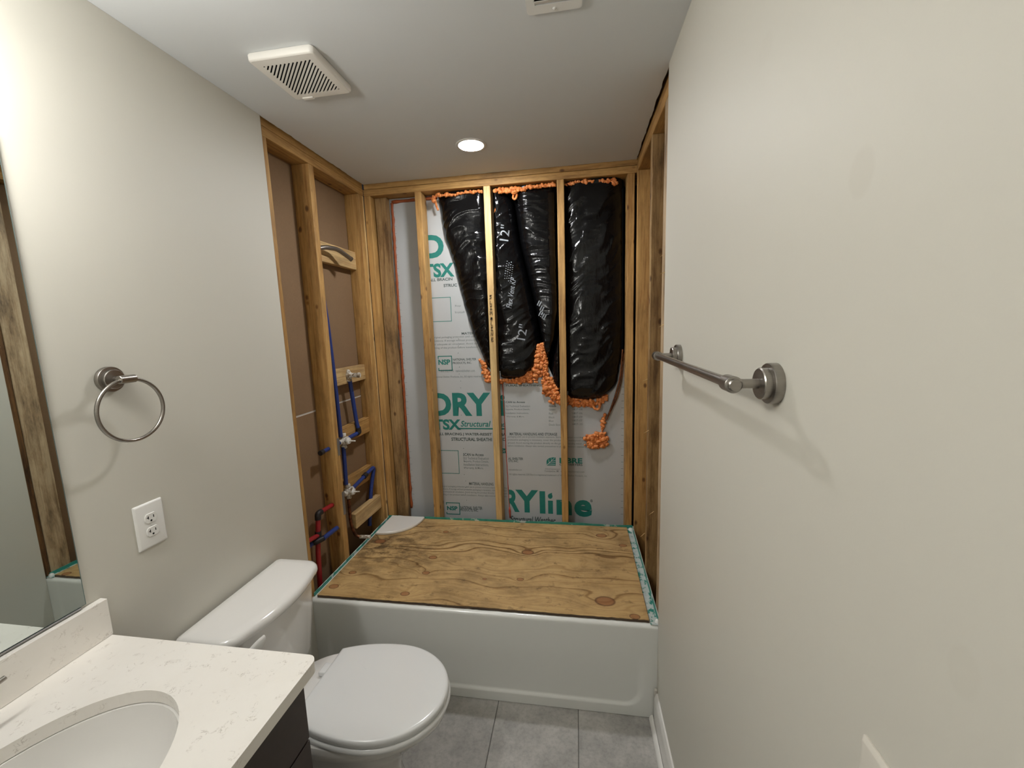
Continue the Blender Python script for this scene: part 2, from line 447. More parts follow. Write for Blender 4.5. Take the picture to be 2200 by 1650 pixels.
# floor: grout bed with single tiles
floor = tag(obj('floor', box(-.02, YN, -.03, W+.02, 0, -.0035), grout), kind='structure')
tile_w = .3415
for i in range(-3, 3):
    for j in range(4):
        xa = .842+i*tile_w; xb = xa+tile_w; ya = -1.36+.61*(1-j); yb = ya-.61
        xa = max(xa, -.01)+.0016; xb = min(xb, W+.01)-.0016; ya = min(ya, -.0)-.0016; yb = max(yb, YN)+.0016
        if xb-xa < .03 or ya-yb < .05: continue
        obj('tile', box(xa, yb, -.010, xb, ya, 0, bev=.0012, seg=1), tile_mat, floor)

# ceiling with a ragged torn edge in the alcove
def ragged(p, q, n, inward, amp):
    p = Vector(p); q = Vector(q); o = []
    for k in range(n+1):
        a = abs(mnoise.noise(Vector((k*.37, p.x*5, p.y*7+3))))*amp*1.8
        if k in (0, n): a = amp*.3
        o.append(tuple((p+(q-p)*k/n + Vector(inward)*a)))
    return o
outl = [(W+.02, YN), ]
outl += ragged((W+.004, -D), (XR-.001, -.004), 40, (-1, 0), .004)
outl += ragged((XR-.006, -.001), (XL+.006, -.001), 70, (0, -1), .004)
outl += ragged((XL+.001, -.006), (-.004, -D), 40, (1, 0), .005)
outl += [(-.02, -D), (-.02, YN)]
outl.insert(1, (W+.02, -D))
ceiling = tag(obj('ceiling', plate(outl, [], lambda u, v, w: Vector((u, v, H+w)), T), ceiling_paint), kind='structure')
obj('ceiling_deck', box(-.12, YN, H+T+.04, W+.13, .10, H+T+.05), drywall_back, ceiling)

# left wall
PL0 = H+T-2*SW; PL1 = H+T-SW; PL2 = H+T
wl = structure('wall_left')
obj('drywall', box(-T, YN, 0, 0, -D, H, bev=.0008, seg=1), wall_paint, wl)
def torn_edge(x0, x1, y, parent):
    bm = bm_new()
    n = 120; R = []
    for k in range(n+1):
        z = .42+(H-.43)*k/n
        a = abs(mnoise.noise(Vector((z*14, y, x0))))*.004+.0015
        R.append([Vector((x0, y-.001, z)), Vector((x1, y-.001, z)), Vector((x1, y+a*.6, z)), Vector((x0, y+a, z))])
    return obj('torn_paper_edge', loft(R, bm=bm), drywall_back, parent)
torn_edge(-T+.0002, -.0006, -D, wl)
for k, (y0, y1, m) in enumerate(((-.805, -.757, wood_z), (-.498, -.460, wood_z), (-.057, -.019, wood_z))):
    obj('stud', board(XL-SD, y0, .04, XL, y1, PL0, seed=k), m, wl)
obj('stud', board(XL-SD, -.018, .04, XL-.001, 0, PL0, seed=9), wood_pale_z, wl)
obj('top_plate', board(XL-SD, -1.3, PL0, XL, -.0005, PL1-.002, 'y', seed=4), wood_y, wl)
obj('top_plate', board(XL-SD, -1.3, PL1, XL-.003, -.0005, PL2, 'y', seed=5), wood_y, wl)
obj('bottom_plate', board(XL-SD, -1.3, 0, XL, 0, .038, 'y', seed=6), wood_y, wl)
obj('backing_board', box(XL-SD-T, -1.3, 0, XL-SD-.0005, .09, 1.219), drywall_back, wl, label='lower brown paper back of neighbouring drywall')
obj('backing_board', box(XL-SD-T, -1.3, 1.228, XL-SD-.0005, .09, H+.05), drywall_back, wl, label='upper brown paper back of neighbouring drywall')
obj('joint_compound', box(XL-SD-T, -1.3, 1.2185, XL-SD-.002, .09, 1.2285), drywall_edge, wl, label='white compound line between the backing boards')
for k, (za, zb, xf, m, dy) in enumerate(((1.962, 2.062, -.060, wood_pale_y, 0), (1.325, 1.414, -.060, wood_pale_y, 0), (1.003, 1.092, -.060, wood_y, 0), (.715, .80, -.066, wood_y, 0), (.520, .605, -.024, wood_pale_y, 0))):
    ang = (0, .0, .0, .035, .03)[k]
    bm = board(xf-.036, -.4595 if k < 4 else -.352, za, xf, -.0575, zb, 'y', seed=20+k)
    for v in bm.verts: v.co.z += ang*(v.co.y+.26)*-1.0
    obj('blocking', bm, m, wl)
for k, (z0, z1) in enumerate(((.985, 1.075), (.665, .79))):
    obj('nail_plate', box(XL-.0005, -.480, z0, XL+.0012, -.4585, z1, bev=.0004, seg=1), galv, wl)

# back wall
wb = structure('wall_back')
for k, (x0, x1, m) in enumerate(((XL, .0254, wood_z), (.295, .3331, wood_z), (.694, .7321, wood_pale_z), (1.097, 1.1351, wood_z), (1.4636, 1.5012, wood_z))):
    obj('stud', board(x0, 0, .04, x1, SD-.0035, PL0, seed=30+k), m, wb)
obj('nailer', board(.030, .048, .04, .104, SD-.0035, PL0, seed=37), wood_old_z, wb, label='stained nailer board in the rear left corner')
obj('top_plate', board(XL-.001, .0005, PL0, XR+SD, SD+.12, PL1-.002, 'x', seed=41), wood_x, wb)
obj('top_plate', board(XL+.002, .004, PL1, XR+SD, SD+.12, PL2, 'x', seed=42), wood_x, wb)
obj('bottom_plate', board(XL, 0, 0, XR, SD-.0035, .038, 'x', seed=43), wood_x, wb)
# sheathing: two panels, cut round the ducts
LS = [(-.02, .02), (.760, .02), (.760, 1.33), (.70, 1.36), (.66, 1.42), (.60, 1.60), (.555, 1.75), (.50, 1.98), (.46, 2.16), (.43, 2.38), (-.02, 2.38)]
RS = [(.757, .02), (1.515, .02), (1.515, 1.46), (1.43, 1.36), (1.37, 1.24), (1.27, 1.225), (1.16, 1.215), (1.09, 1.225), (1.055, 1.30), (1.03, 1.36), (.99, 1.44), (.95, 1.41), (.90, 1.38), (.82, 1.345), (.757, 1.33)]
pl = obj('sheathing_panel', plate(LS, [], lambda u, v, w: Vector((u, SD+w, v)), .004), sheath_mat, wb, label='left silver sheathing panel with teal and grey print')
pr = obj('sheathing_panel', plate(RS, [], lambda u, v, w: Vector((u, SD-.0022+w, v)), .004), sheath_mat, wb, label='right silver sheathing panel with teal and grey print')
obj('chase_back', box(-.1, .52, 0, 1.7, .53, H+.05), dark_gap, wb)
# print on the panels
PRINT=[
('L', 'DRY', 0.28, 1.067, 0.668, 1.213, 'g'),
('L', 'i', 0.73, 1.068, 0.757, 1.199, 'g'),
('L', 'TSX', 0.297, 0.977, 0.472, 1.045, 'g'),
('L', 'Structural', 0.471, 0.998, 0.664, 1.036, 'gi'),
('L', 'eather', 0.715, 0.999, 0.787, 1.028, 'gi'),
('L', '#bar', 0.459, 0.982, 0.761, 0.99, 'g'),
('L', 'ALL BRACING | WATER-RESIST', 0.314, 0.937, 0.668, 0.959, 'b'),
('L', 'BA', 0.723, 0.941, 0.759, 0.96, 'b'),
('L', 'STRUCTURAL SHEATHI', 0.406, 0.906, 0.667, 0.928, 'b'),
('L', 'D', 0.736, 0.91, 0.756, 0.929, 'b'),
('L', '#frame', 0.287, 0.69, 0.448, 0.844, 'g'),
('L', 'SCAN to Access', 0.478, 0.809, 0.61, 0.827, 'm'),
('L', 'DLI Technical Evaluation', 0.478, 0.786, 0.642, 0.803, 's'),
('L', 'Reports, Product Details,', 0.479, 0.763, 0.641, 0.781, 's'),
('L', 'Installation Instructions,', 0.478, 0.742, 0.64, 0.76, 's'),
('L', 'Warranty, & More.', 0.478, 0.72, 0.606, 0.737, 's'),
('L', '#badge', 0.717, 0.831, 0.755, 0.861, 'g'),
('L', 'Dr', 0.721, 0.835, 0.751, 0.857, 'w'),
('L', 'MATERIAL HANDLING', 0.508, 0.617, 0.666, 0.636, 'm'),
('L', 'original packaging protection until use to prevent moisture exposure. Store the', 0.323, 0.59, 0.751, 0.615, 's'),
('L', 'conditions. If storage without protective packaging is necessary, cover the product', 0.312, 0.571, 0.751, 0.598, 's'),
('L', 'for adequate air circulation. Avoid storing the product directly on the ground', 0.321, 0.552, 0.75, 0.58, 's'),
('L', 'wetting of the product before installation. Always take normal precautions', 0.31, 0.532, 0.749, 0.562, 's'),
('L', '#nspbox', 0.346, 0.413, 0.439, 0.495, 'g'),
('L', 'NSP', 0.351, 0.441, 0.422, 0.47, 'g'),
('L', 'NATIONAL SHELTER', 0.441, 0.452, 0.587, 0.473, 'm'),
('L', 'PRODUCTS, INC.', 0.44, 0.435, 0.559, 0.456, 'm'),
('L', 'D', 0.294, 2.027, 0.423, 2.161, 'g'),
('L', 'TSX', 0.286, 1.914, 0.48, 1.996, 'g'),
('L', 'ALL BRACIN', 0.317, 1.893, 0.466, 1.91, 'b'),
('L', 'STRUC', 0.409, 1.856, 0.493, 1.874, 'b'),
('L', '#frame', 0.293, 1.652, 0.449, 1.797, 'g'),
('L', 'Rep', 0.474, 1.735, 0.51, 1.748, 's'),
('L', 'Install', 0.472, 1.699, 0.531, 1.711, 's'),
('L', 'MATERIAL', 0.506, 1.57, 0.617, 1.584, 'm'),
('L', 'original packaging protection until use to', 0.323, 1.551, 0.604, 1.562, 's'),
('L', 'conditions. If storage without protective', 0.312, 1.53, 0.604, 1.54, 's'),
('L', 'for adequate air circulation. Avoid sto', 0.32, 1.508, 0.603, 1.519, 's'),
('L', 'wetting of the product before installation', 0.31, 1.486, 0.602, 1.498, 's'),
('L', '#nspbox', 0.347, 1.351, 0.438, 1.444, 'g'),
('L', 'NSP', 0.349, 1.389, 0.425, 1.422, 'g'),
('L', 'NATIONAL SHELTER', 0.442, 1.413, 0.59, 1.427, 'm'),
('L', 'PRODUCTS, INC.', 0.441, 1.39, 0.56, 1.405, 'm'),
('L', '800.552.7775   nationalshelter.com', 0.361, 1.345, 0.578, 1.356, 's'),
('L', 'National Shelter Products, Inc. All rights reserved.', 0.32, 1.305, 0.623, 1.321, 's'),
('R', 'CTURAL SHEATHING |', 0.748, 1.246, 0.995, 1.262, 'b'),
('R', 'BA', 0.989, 1.276, 1.015, 1.295, 'b'),
('R', 'SCAN to Access', 0.755, 1.148, 0.881, 1.16, 'm'),
('R', 'DLI Technical Evaluation', 0.758, 1.123, 0.912, 1.135, 's'),
('R', 'Reports, Product Details,', 0.759, 1.101, 0.911, 1.114, 's'),
('R', 'Installation Instructions,', 0.76, 1.079, 0.903, 1.091, 's'),
('R', 'Warranty, & More.', 0.764, 1.057, 0.875, 1.069, 's'),
('R', 'Grade', 1.025, 1.123, 1.069, 1.135, 'm'),
('R', 'Green', 1.025, 1.102, 1.063, 1.114, 's'),
('R', 'Red', 1.025, 1.077, 1.049, 1.09, 's'),
('R', 'Black', 1.024, 1.054, 1.058, 1.066, 's'),
('R', 'Blue', 1.024, 1.032, 1.051, 1.044, 's'),
('R', 'Dock Stock', 1.024, 1.008, 1.101, 1.021, 's'),
('R', 'DLI Report', 1.164, 1.124, 1.235, 1.136, 'm'),
('R', '1407-08', 1.164, 1.103, 1.224, 1.115, 's'),
('R', '1407-06', 1.164, 1.079, 1.224, 1.092, 's'),
('R', '1407-09', 1.164, 1.057, 1.223, 1.069, 's'),
('R', '1407-07', 1.164, 1.035, 1.223, 1.047, 's'),
('R', '1407-10', 1.163, 1.012, 1.223, 1.025, 's'),
('R', 'MATERIAL HANDLING AND STORAGE', 0.781, 0.946, 1.072, 0.964, 'm'),
('R', 'packaging until use to prevent moisture exposure. Store the product according to', 0.768, 0.928, 1.243, 0.944, 's'),
('R', 'protective packaging is necessary, cover the product with waterproof tarp', 0.767, 0.908, 1.243, 0.925, 's'),
('R', 'ground. Avoid storing the product directly on the ground, standing water, or', 0.767, 0.888, 1.242, 0.906, 's'),
('R', 'before installation. Always take normal precautions to prevent moisture exposure', 0.766, 0.869, 1.242, 0.887, 's'),
('R', 'AL SHELTER', 0.766, 0.789, 0.86, 0.805, 'm'),
('R', 'CTS, INC.', 0.768, 0.773, 0.829, 0.787, 'm'),
('R', '#leaf', 1.004, 0.758, 1.06, 0.81, 'g'),
('R', 'FIBRE', 1.083, 0.774, 1.221, 0.808, 'g'),
('R', 'CONVERTERS', 1.083, 0.759, 1.221, 0.772, 'b'),
('R', 'nationalshelter.com', 0.767, 0.721, 0.85, 0.731, 's'),
('R', 'FibreConverters', 0.996, 0.732, 1.084, 0.741, 's'),
('R', 'Constantine, MI   www.fibreconverters.com', 0.991, 0.714, 1.232, 0.729, 's'),
('R', 'All rights reserved, DRYline is a registered trademark of National Shelter Products, Inc.', 0.769, 0.684, 1.25, 0.706, 's'),
('R', 'R', 0.739, 0.448, 0.828, 0.595, 'g'),
('R', 'Y', 0.804, 0.447, 0.948, 0.596, 'g'),
('R', 'l', 0.956, 0.444, 0.991, 0.591, 'g'),
('R', '#drop', 1.008, 0.543, 1.037, 0.583, 'g'),
('R', '#stem', 1.008, 0.445, 1.038, 0.531, 'g'),
('R', 'n', 1.06, 0.44, 1.154, 0.54, 'g'),
('R', 'e', 1.169, 0.433, 1.276, 0.542, 'g'),
('R', '®', 1.266, 0.529, 1.282, 0.548, 'm'),
('R', 'Structural Weather', 0.767, 0.378, 1.054, 0.422, 'bi'),
('R', '#leaf', 0.729, 0.426, 0.762, 0.476, 'g'),
]

def leaf_outline(x0, z0, x1, z1):
    o = []
    for k in range(25):
        a = math.pi/2+math.pi/2*k/24; o.append((x1-.25*(x1-x0)+math.cos(a)*.75*(x1-x0), z0+.45*(z1-z0)+math.sin(a)*.55*(z1-z0)))
    return o + [(x0, z0), (x1, z0), (x1, z1)]
def strips(f, lst):
    bm = bm_new()
    for (a, b, c, d) in lst: bm.faces.new([bm.verts.new(f(*q)) for q in ((a, b), (c, b), (c, d), (a, d))])
    return bm
STY = {'g': (ink_green, .040), 'gi': (ink_green, .018), 'b': (ink_dark, .030), 'bi': (ink_dark, .024), 'm': (ink_dark, .020), 's': (ink_grey, .004), 'w': (sheath_mat, .01)}
for (side, s, x0, z0, x1, z1, st) in PRINT:
    par = pl if side == 'L' else pr; yy = SD-.0004 if side == 'L' else SD-.0026
    if st == 'w': yy -= .0003
    f = lambda x, z, yy=yy: Vector((x, yy, z)); m, bold = STY[st]
    if s in ('#bar', '#stem', '#badge'): bm = strips(f, [(x0, z0, x1, z1)]); nm = 'printed_bar'
    elif s == '#frame':
        t_ = .0035; bm = strips(f, [(x0, z0, x1, z0+t_), (x0, z1-t_, x1, z1), (x0, z0+t_, x0+t_, z1-t_), (x1-t_, z0+t_, x1, z1-t_)]); nm = 'printed_frame'
    elif s == '#nspbox':
        t_ = .0055; h_ = z1-z0
        bm = strips(f, [(x0, z0, x1, z0+t_), (x0, z1-t_, x1, z1), (x1-t_, z0+t_, x1, z1-t_), (x0, z0+t_, x0+t_, z0+.2*h_), (x0, z1-.2*h_, x0+t_, z1-t_)]); nm = 'printed_frame'
    elif s == '#leaf':
        bm = bm_new(); o_ = leaf_outline(x0, z0, x1, z1); w_ = x1-x0; h_ = z1-z0
        bm.faces.new([bm.verts.new(f(*q)) for q in o_]); nm = 'printed_leaf_mark'
        vein = bm_new(); g_ = lambda x, z, yy=yy: Vector((x, yy-.0003, z))
        for (a, b) in (((.02, .02), (.9, .95)), ((.3, .3), (.25, .75)), ((.3, .3), (.95, .38)), ((.55, .58), (.5, .98)), ((.5, .5), (.98, .62)), ((.05, .14), (.98, .14))):
            add_tube(vein, [g_(x0+w_*a[0], z0+h_*a[1]), g_(x0+w_*b[0], z0+h_*b[1])], .0012, seg=4)
    elif s == '#drop':
        bm = bm_new(); cx = (x0+x1)/2; w_ = x1-x0; h_ = z1-z0; o_ = [(x1-.1*w_, z1)]
        for k in range(21):
            a = math.radians(120+280*k/20); o_.append((cx+math.cos(a)*w_*.5, z0+.42*h_+math.sin(a)*h_*.42))
        bm.faces.new([bm.verts.new(f(*q)) for q in o_]); nm = 'printed_drop_mark'
    else:
        if st == 's' and len(s) > 30:
            c_ = (z0+z1)/2; z0, z1 = c_-.0075, c_+.0075
        bm = bmesh.new(); me = fit_text(s, f, x0, z0, x1, z1, bold, .25 if 'i' in st else 0, 2 if st in 'sm' else 4); bm.from_mesh(me); bpy.data.meshes.remove(me); nm = 'printed_lettering'
    if side == 'R': bmesh.ops.bisect_plane(bm, geom=list(bm.verts)+list(bm.edges)+list(bm.faces), plane_co=(.760, 0, 0), plane_no=(-1, 0, 0), clear_outer=True)
    elif x1 > .757: bmesh.ops.bisect_plane(bm, geom=list(bm.verts)+list(bm.edges)+list(bm.faces), plane_co=(.756, 0, 0), plane_no=(1, 0, 0), clear_outer=True)
    if len(bm.faces): obj(nm, bm, m, par)
    if s == '#leaf':
        bmesh.ops.bisect_plane(vein, geom=list(vein.verts)+list(vein.edges)+list(vein.faces), plane_co=(.760, 0, 0), plane_no=(-1, 0, 0), clear_outer=True)
        obj('printed_vein', vein, sheath_mat, par)
# printed rule ticks along both panel edges and nail heads
bm = bm_new()
for k in range(46):
    z = .46+.041*k; L_ = .012+.006*random.random()
    merge(bm, strips(lambda x, z: Vector((x, SD-.0004, z)), [(.118, z, .118+L_, z+.0018)]))
tag(obj('printed_edge_ticks', bm, ink_grey, pl), kind='stuff')
bm = bm_new()
for k in range(20):
    z = .46+.041*k; merge(bm, strips(lambda x, z: Vector((x, SD-.0026, z)), [(1.448, z, 1.462, z+.0018)]))
tag(obj('printed_edge_ticks', bm, ink_dark, pr), kind='stuff')
bm = bm_new()
for k in range(26):
    z = .47+.043*k; lathe([(.0022, 0), (.0018, .001), (.0005, .0014)], (.482+.004*math.sin(k*2.1), SD, z), (0, -1, 0), 6, bm)
tag(obj('nail_heads', bm, ink_dark, pl), kind='stuff')

# right wall
wr = structure('wall_right')
obj('drywall', box(W, YN, 0, W+T, -D, H, bev=.0008, seg=1), wall_paint_right, wr)
torn_edge(W+T-.0002, W+.0006, -D, wr)
obj('stud', board(XR, -.038, .04, XR+SD, -.0005, PL0, seed=51), wood_z, wr)
obj('stud', board(XR, -.438, .04, XR+SD, -.400, PL0, seed=52), wood_old_z, wr)
obj('stud', board(XR, -.765, .04, XR+.0381, -.680, PL0, seed=53), wood_mould_z, wr, label='stud board blotched with mould, seen in the mirror')
obj('stud', board(XR, -.835, .04, XR+SD, -.768, PL0, seed=54), wood_dark_z, wr)
obj('top_plate', board(XR, -1.3, PL0, XR+SD, -.0005, PL1-.002, 'y', seed=55), wood_y, wr)
obj('top_plate', board(XR+.003, -1.3, PL1, XR+SD, -.0005, PL2, 'y', seed=56), wood_y, wr)
obj('bottom_plate', board(XR, -1.3, 0, XR+SD, -.0005, .038, 'y', seed=57), wood_y, wr)
obj('backing_board', box(XR+SD+.0005, -1.3, 0, XR+SD+T, .09, H+.05), drywall_back, wr)
# pale splinters left along the edges of the right studs
bm = bm_new()
for (x, y, z) in ((XR+.002, -.441, 1.12), (XR+.06, -.441, 1.9), (XR+.03, -.441, .73), (XR-.0005, -.40, 1.35), (XR-.001, -.40, .60), (W+.004, -.794, 1.78), (W+.004, -.794, 1.60)):
    a = random.uniform(.2, .7); add_tube(bm, [(x, y, z), (x-.010, y-.003, z-.012*a), (x-.022, y-.006, z-.026*a)], [.0018, .0013, .0004], seg=5)
tag(obj('wood_splinters', bm, wood_pale_z, wr), kind='stuff')

# wall behind the camera with its door
wf = tag(obj('wall_front', box(-T, YN-T, 0, W+T, YN, H), wall_paint), kind='structure')
d1 = tag(obj('door_1', box(.45, YN+.0005, .01, 1.21, YN+.012, 2.03, bev=.002), trim_paint), kind='structure')
for (a, b, c, d) in ((.39, .0, .45, 2.09), (1.21, .0, 1.27, 2.09), (.45, 2.03, 1.21, 2.09)):
    obj('casing', box(a, YN+.0005, b, c, YN+.016, d, bev=.003), trim_paint, d1)
for (a, b, c, d) in ((.55, .25, 1.11, .90), (.55, 1.05, 1.11, 1.88)):
    obj('door_panel', box(a, YN+.012, b, c, YN+.017, d, bev=.004), trim_paint, d1)
obj('door_knob', lathe([(.026, 0), (.026, .006), (.010, .010), (.010, .035), (.026, .045), (.028, .058), (.018, .068), (.001, .070)], (1.14, YN+.0122, 1.0), (0, 1, 0)), nickel, d1)

# baseboard along the right wall, with shoe moulding
def extrude_y(prof, y0, y1): return loft([[Vector((x, y0, z)) for x, z in prof], [Vector((x, y1, z)) for x, z in prof]])
bb = tag(obj('baseboard_right', extrude_y([(W-.0003, 0.0005), (W-.013, 0.0005), (W-.013, .108), (W-.011, .118), (W-.008, .126), (W-.006, .133), (W-.0003, .134)], -.815, YN+.02), trim_paint), kind='structure')
q = [(W-.0133, 0.0005)]+[(W-.0133-.016*math.sin(a), .0005+.019*math.cos(a)) for a in [math.radians(5+15*k) for k in range(6)]]+[(W-.0293, .0005)]
obj('shoe_moulding', extrude_y(q, -.8, YN+.02), trim_paint, bb)
obj('torn_end', box(W-.012, -.8145, .06, W-.0005, -.801, .145, bev=.002), gypsum, bb)

# ================================================================== TUB AND WHAT LIES ON IT
tub = empty('bathtub', (W/2, -D/2, 0))
tag(tub, 'white alcove bathtub with plain apron under the plywood sheet', 'bathtub')
def sstep(a, b, x):
    u = min(1, max(0, (x-a)/(b-a))); return u*u*(3-2*u)
# apron: a skin with a shallow pressed panel whose lower corner is rounded, rolled into the rim
nx = 180; XS = [XL+.001+(XR-XL-.002)*i/nx for i in range(nx+1)]
prof = []     # (z, dy) up the face then over the rolled edge on to the rim
for k in range(90): prof.append((.002+.394*k/89, 0))
rows = []
def recess(x, z):
    # signed distance into a rounded rectangle
    hx = .690; cx = W/2; z0 = .045; z1 = .9; r = .07
    qx = abs(x-cx)-hx+r; qz = abs(z-(z0+z1)/2)-(z1-z0)/2+r
    d = math.hypot(max(qx, 0), max(qz, 0))+min(max(qx, qz), 0)-r
    return .0095*sstep(.0, -.009, d)*(1-.92*sstep(.08, .30, z))
bm = bm_new(); grid = []
for (z, _) in prof: grid.append([bm.verts.new((x, -D+recess(x, z)+.010*sstep(.05, .38, z)*0, z)) for x in XS])
RR = .0165
for k in range(1, 9):
    a = math.pi/2*k/8; grid.append([bm.verts.new((x, -D+recess(x, .4)+RR-RR*math.cos(a), .398+RR*math.sin(a))) for x in XS])
grid.append([bm.verts.new((x, -D+.10, ZT)) for x in XS])
for A, B in zip(grid, grid[1:]):
    for i in range(nx): bm.faces.new((A[i], A[i+1], B[i+1], B[i]))
obj('apron', bm, tub_white, tub, smooth=180)
obj('rim', plate([(XL+.001, -D+.0995), (XR-.001, -D+.0995), (XR-.001, -.0015), (XL+.001, -.0015)], [rrect(.10, -D+.10, 1.40, -.09, .10)], lambda u, v, w: Vector((u, v, ZT-w)), .004), tub_white, tub)
basin = []
for (ins, z) in ((0, ZT-.003), (.015, ZT-.03), (.05, .15), (.10, .08), (.16, .065)):
    basin.append([Vector((x, y, z)) for x, y in rrect(.10+ins, -D+.10+ins*.6, 1.40-ins, -.09-ins*.6, .10)])
obj('basin', loft(basin, cap0=False), tub_white, tub, smooth=40)
# tiling flange and the membrane on it
FZ = .432
obj('flange', box(XL+.0005, -.0100, ZT-.002, XR-.0005, -.0055, FZ), tub_white, tub)
obj('flange', box(XR-.0065, -D+.03, ZT-.002, XR-.0015, -.0100, FZ-.004), tub_white, tub)
obj('flange', box(XL+.0015, -D+.03, ZT-.002, XL+.0065, -.0100, FZ-.004), tub_white, tub)
def strip_mesh(P0, P1, wv, th, n=60, amp=.003, seed=0):
    """a thin strip of brushed-on membrane with an uneven free edge"""
    P0 = Vector(P0); P1 = Vector(P1); wv = Vector(wv); th = Vector(th); R = []
    for k in range(n+1):
        p = P0+(P1-P0)*k/n; e = 1+amp/wv.length*mnoise.noise(Vector((k*.31, seed*3.3, 0)))*2
        R.append([p, p+wv*e, p+wv*e+th, p+th])
    return loft(R)
obj('membrane_strip', strip_mesh((XL+.006, -.0102, ZT+.006), (XR-.008, -.0102, ZT+.006), (0, 0, .019), (0, -.0025, 0), seed=1), membrane_teal, tub, label='teal membrane strip along the rear flange')
obj('membrane_strip', strip_mesh((XR-.0008, -D+.006, ZT+.0006), (XR-.0008, -.013, ZT+.0006), (-.042, 0, 0), (0, 0, .0022), seed=2), membrane_mat, tub, label='teal and white smeared membrane on the right rim')
obj('membrane_strip', strip_mesh((XR-.007, -D+.02, ZT+.002), (XR-.007, -.013, ZT+.002), (0, 0, .018), (-.0022, 0, 0), seed=3), membrane_teal, tub)
obj('membrane_strip', strip_mesh((XL+.007, -D+.02, ZT+.002), (XL+.007, -.013, ZT+.002), (0, 0, .014), (.0022, 0, 0), seed=4), membrane_teal, tub, label='teal membrane strip along the left flange')
for (x, y, r) in ((XR-.018, -.022, .016), (XR-.010, -D+.024, .012)):
    obj('sealant_lump', lathe([(r, 0), (r*.9, .006), (r*.5, .011), (.0005, .013)], (x, y, ZT+.002), (0, 0, 1), 10), tub_white, tub, smooth=60)

# plywood sheet
px0, px1, py0, py1, pz0, pz1 = .014, 1.467, -.7805, -.0145, ZT+.0006, ZT+.0136
ply_mat = plywood((px0+px1)/2, (py0+py1)/2)
ply = empty('plywood_sheet', ((px0+px1)/2, (py0+py1)/2, pz0))
tag(ply, 'stained knotty plywood sheet laid over the bathtub', 'plywood')
def slab(z0, z1, back, jag=0.0):
    n = 80; o = [(px0, back)]
    fr = [(px0+(px1-px0)*k/n, py0+jag*abs(mnoise.noise(Vector((k*.45, 2, 0))))) for k in range(n+1)]
    o = fr + [(px1+.004, back), (px0-.004 if 0 else px0, back)]
    return plate(o, [], lambda u, v, w: Vector((u, v, z0+w)), z1-z0)
obj('core_plies', slab(pz0, pz1-.0028, py1, .004), ply_edge, ply)
obj('face_veneer', slab(pz1-.0028, pz1, py1, .006), ply_mat, ply, origin=((px0+px1)/2, (py0+py1)/2, pz1-.0028))

# white corner shelf lying on the plywood
cs = []
cx, cy, cr = .022, -.022, .218
for (ins, z) in ((.004, 0), (0, .004), (0, .013), (.005, .018)):
    ring = [(cx+ins, cy-ins)]
    for k in range(25):
        a = math.radians(-90+90*k/24)
        ring.append((cx+ins+(cr-2*ins)*(abs(math.cos(a))**.9), cy-ins-(cr-2*ins)*(abs(math.sin(a))**.9)))
    cs.append([Vector((x, y, pz1+.0005+z)) for x, y in ring])
csm = loft(cs)
tag(obj('corner_shelf', csm, acrylic, smooth=35), 'white quarter-round corner shelf lying on the plywood', 'shelf')

# ================================================================== DUCTS, FOAM AND TUBING IN THE BACK WALL
STX = [(.295, .3331), (.694, .7321), (1.097, 1.1351), (1.4636, 1.5012)]
def dent(x, y):
    lim = -1
    for (a, b) in STX:
        d = max(a-x, x-b); lim = max(lim, (SD+.004)*(1-sstep(.003, .022, d)))
    return max(y, lim)
def interp(tab, z):
    if z >= tab[0][0]: return tab[0][1]
    for (za, xa), (zb, xb) in zip(tab, tab[1:]):
        if z >= zb: return xb+(xa-xb)*(z-zb)/(za-zb)
    return tab[-1][1]
def duct_field(x, z, seed, ang):
    w1 = mnoise.noise(Vector((x*7, z*7, seed+3)))*.05; w2 = mnoise.noise(Vector((x*7, z*7, seed+13)))*.05
    c, s = math.cos(ang), math.sin(ang); u = x*c+z*s+w1; v = -x*s+z*c+w2
    a = 1-abs(mnoise.noise(Vector((u*4, v*20, seed)))); b = 1-abs(mnoise.noise(Vector((u*12, v*60, seed+5))))
    return .008*(a**5-.3)+.002*(b**2-.5)+.022*mnoise.noise(Vector((x*5, z*4, seed+9)))
def duct(name, left, right, ztop, zbot, yc, dep, label, seed, ang, nth=150, nz=230):
    R = []
    for j in range(nz+1):
        v = j/nz; z = ztop+(zbot-ztop)*v
        t_ = 0 if z > zbot+.12 else (zbot+.12-z)/.12
        sh = math.sqrt(max(0.0, 1-t_**2.2)); sh = max(sh, .02)
        xl, xr = interp(left, z), interp(right, z); xc = (xl+xr)/2; hw = (xr-xl)/2*(sh if t_ > 0 else 1)
        dd = dep*(.25+.75*sh) if t_ > 0 else dep
        ring = []
        for k in range(nth):
            a = 2*math.pi*k/nth; ca, sa = math.cos(a), math.sin(a)
            x = xc+hw*math.copysign(abs(ca)**.55, ca); y = yc-dd*math.copysign(abs(sa)**.7, sa)
            if sa > -.2:
                y -= duct_field(x, z, seed, ang)*max(0, sa+.2)/1.2*(1 if t_ < .8 else .4)
                y = dent(x, y)
            ring.append(Vector((x, y, z)))
        R.append(ring)
    return tag(obj(name, loft(R), duct_film, smooth=180), label, 'duct', 'black insulated ducts in the back wall')
ZTOP = PL0-.004
d1f = dict(left=[(2.36, .392), (2.161, .417), (2.0, .464), (1.73, .52), (1.566, .569), (1.37, .646), (1.30, .67)], right=[(2.36, .838), (2.08, .874), (1.742, .948), (1.51, .99), (1.37, .962), (1.30, .94)])
duct_a = duct('flexible_duct', d1f['left'], d1f['right'], ZTOP, 1.285, .165, .135, 'wrinkled black duct with pale 12 inch lettering behind the marked stud', 1, .65)
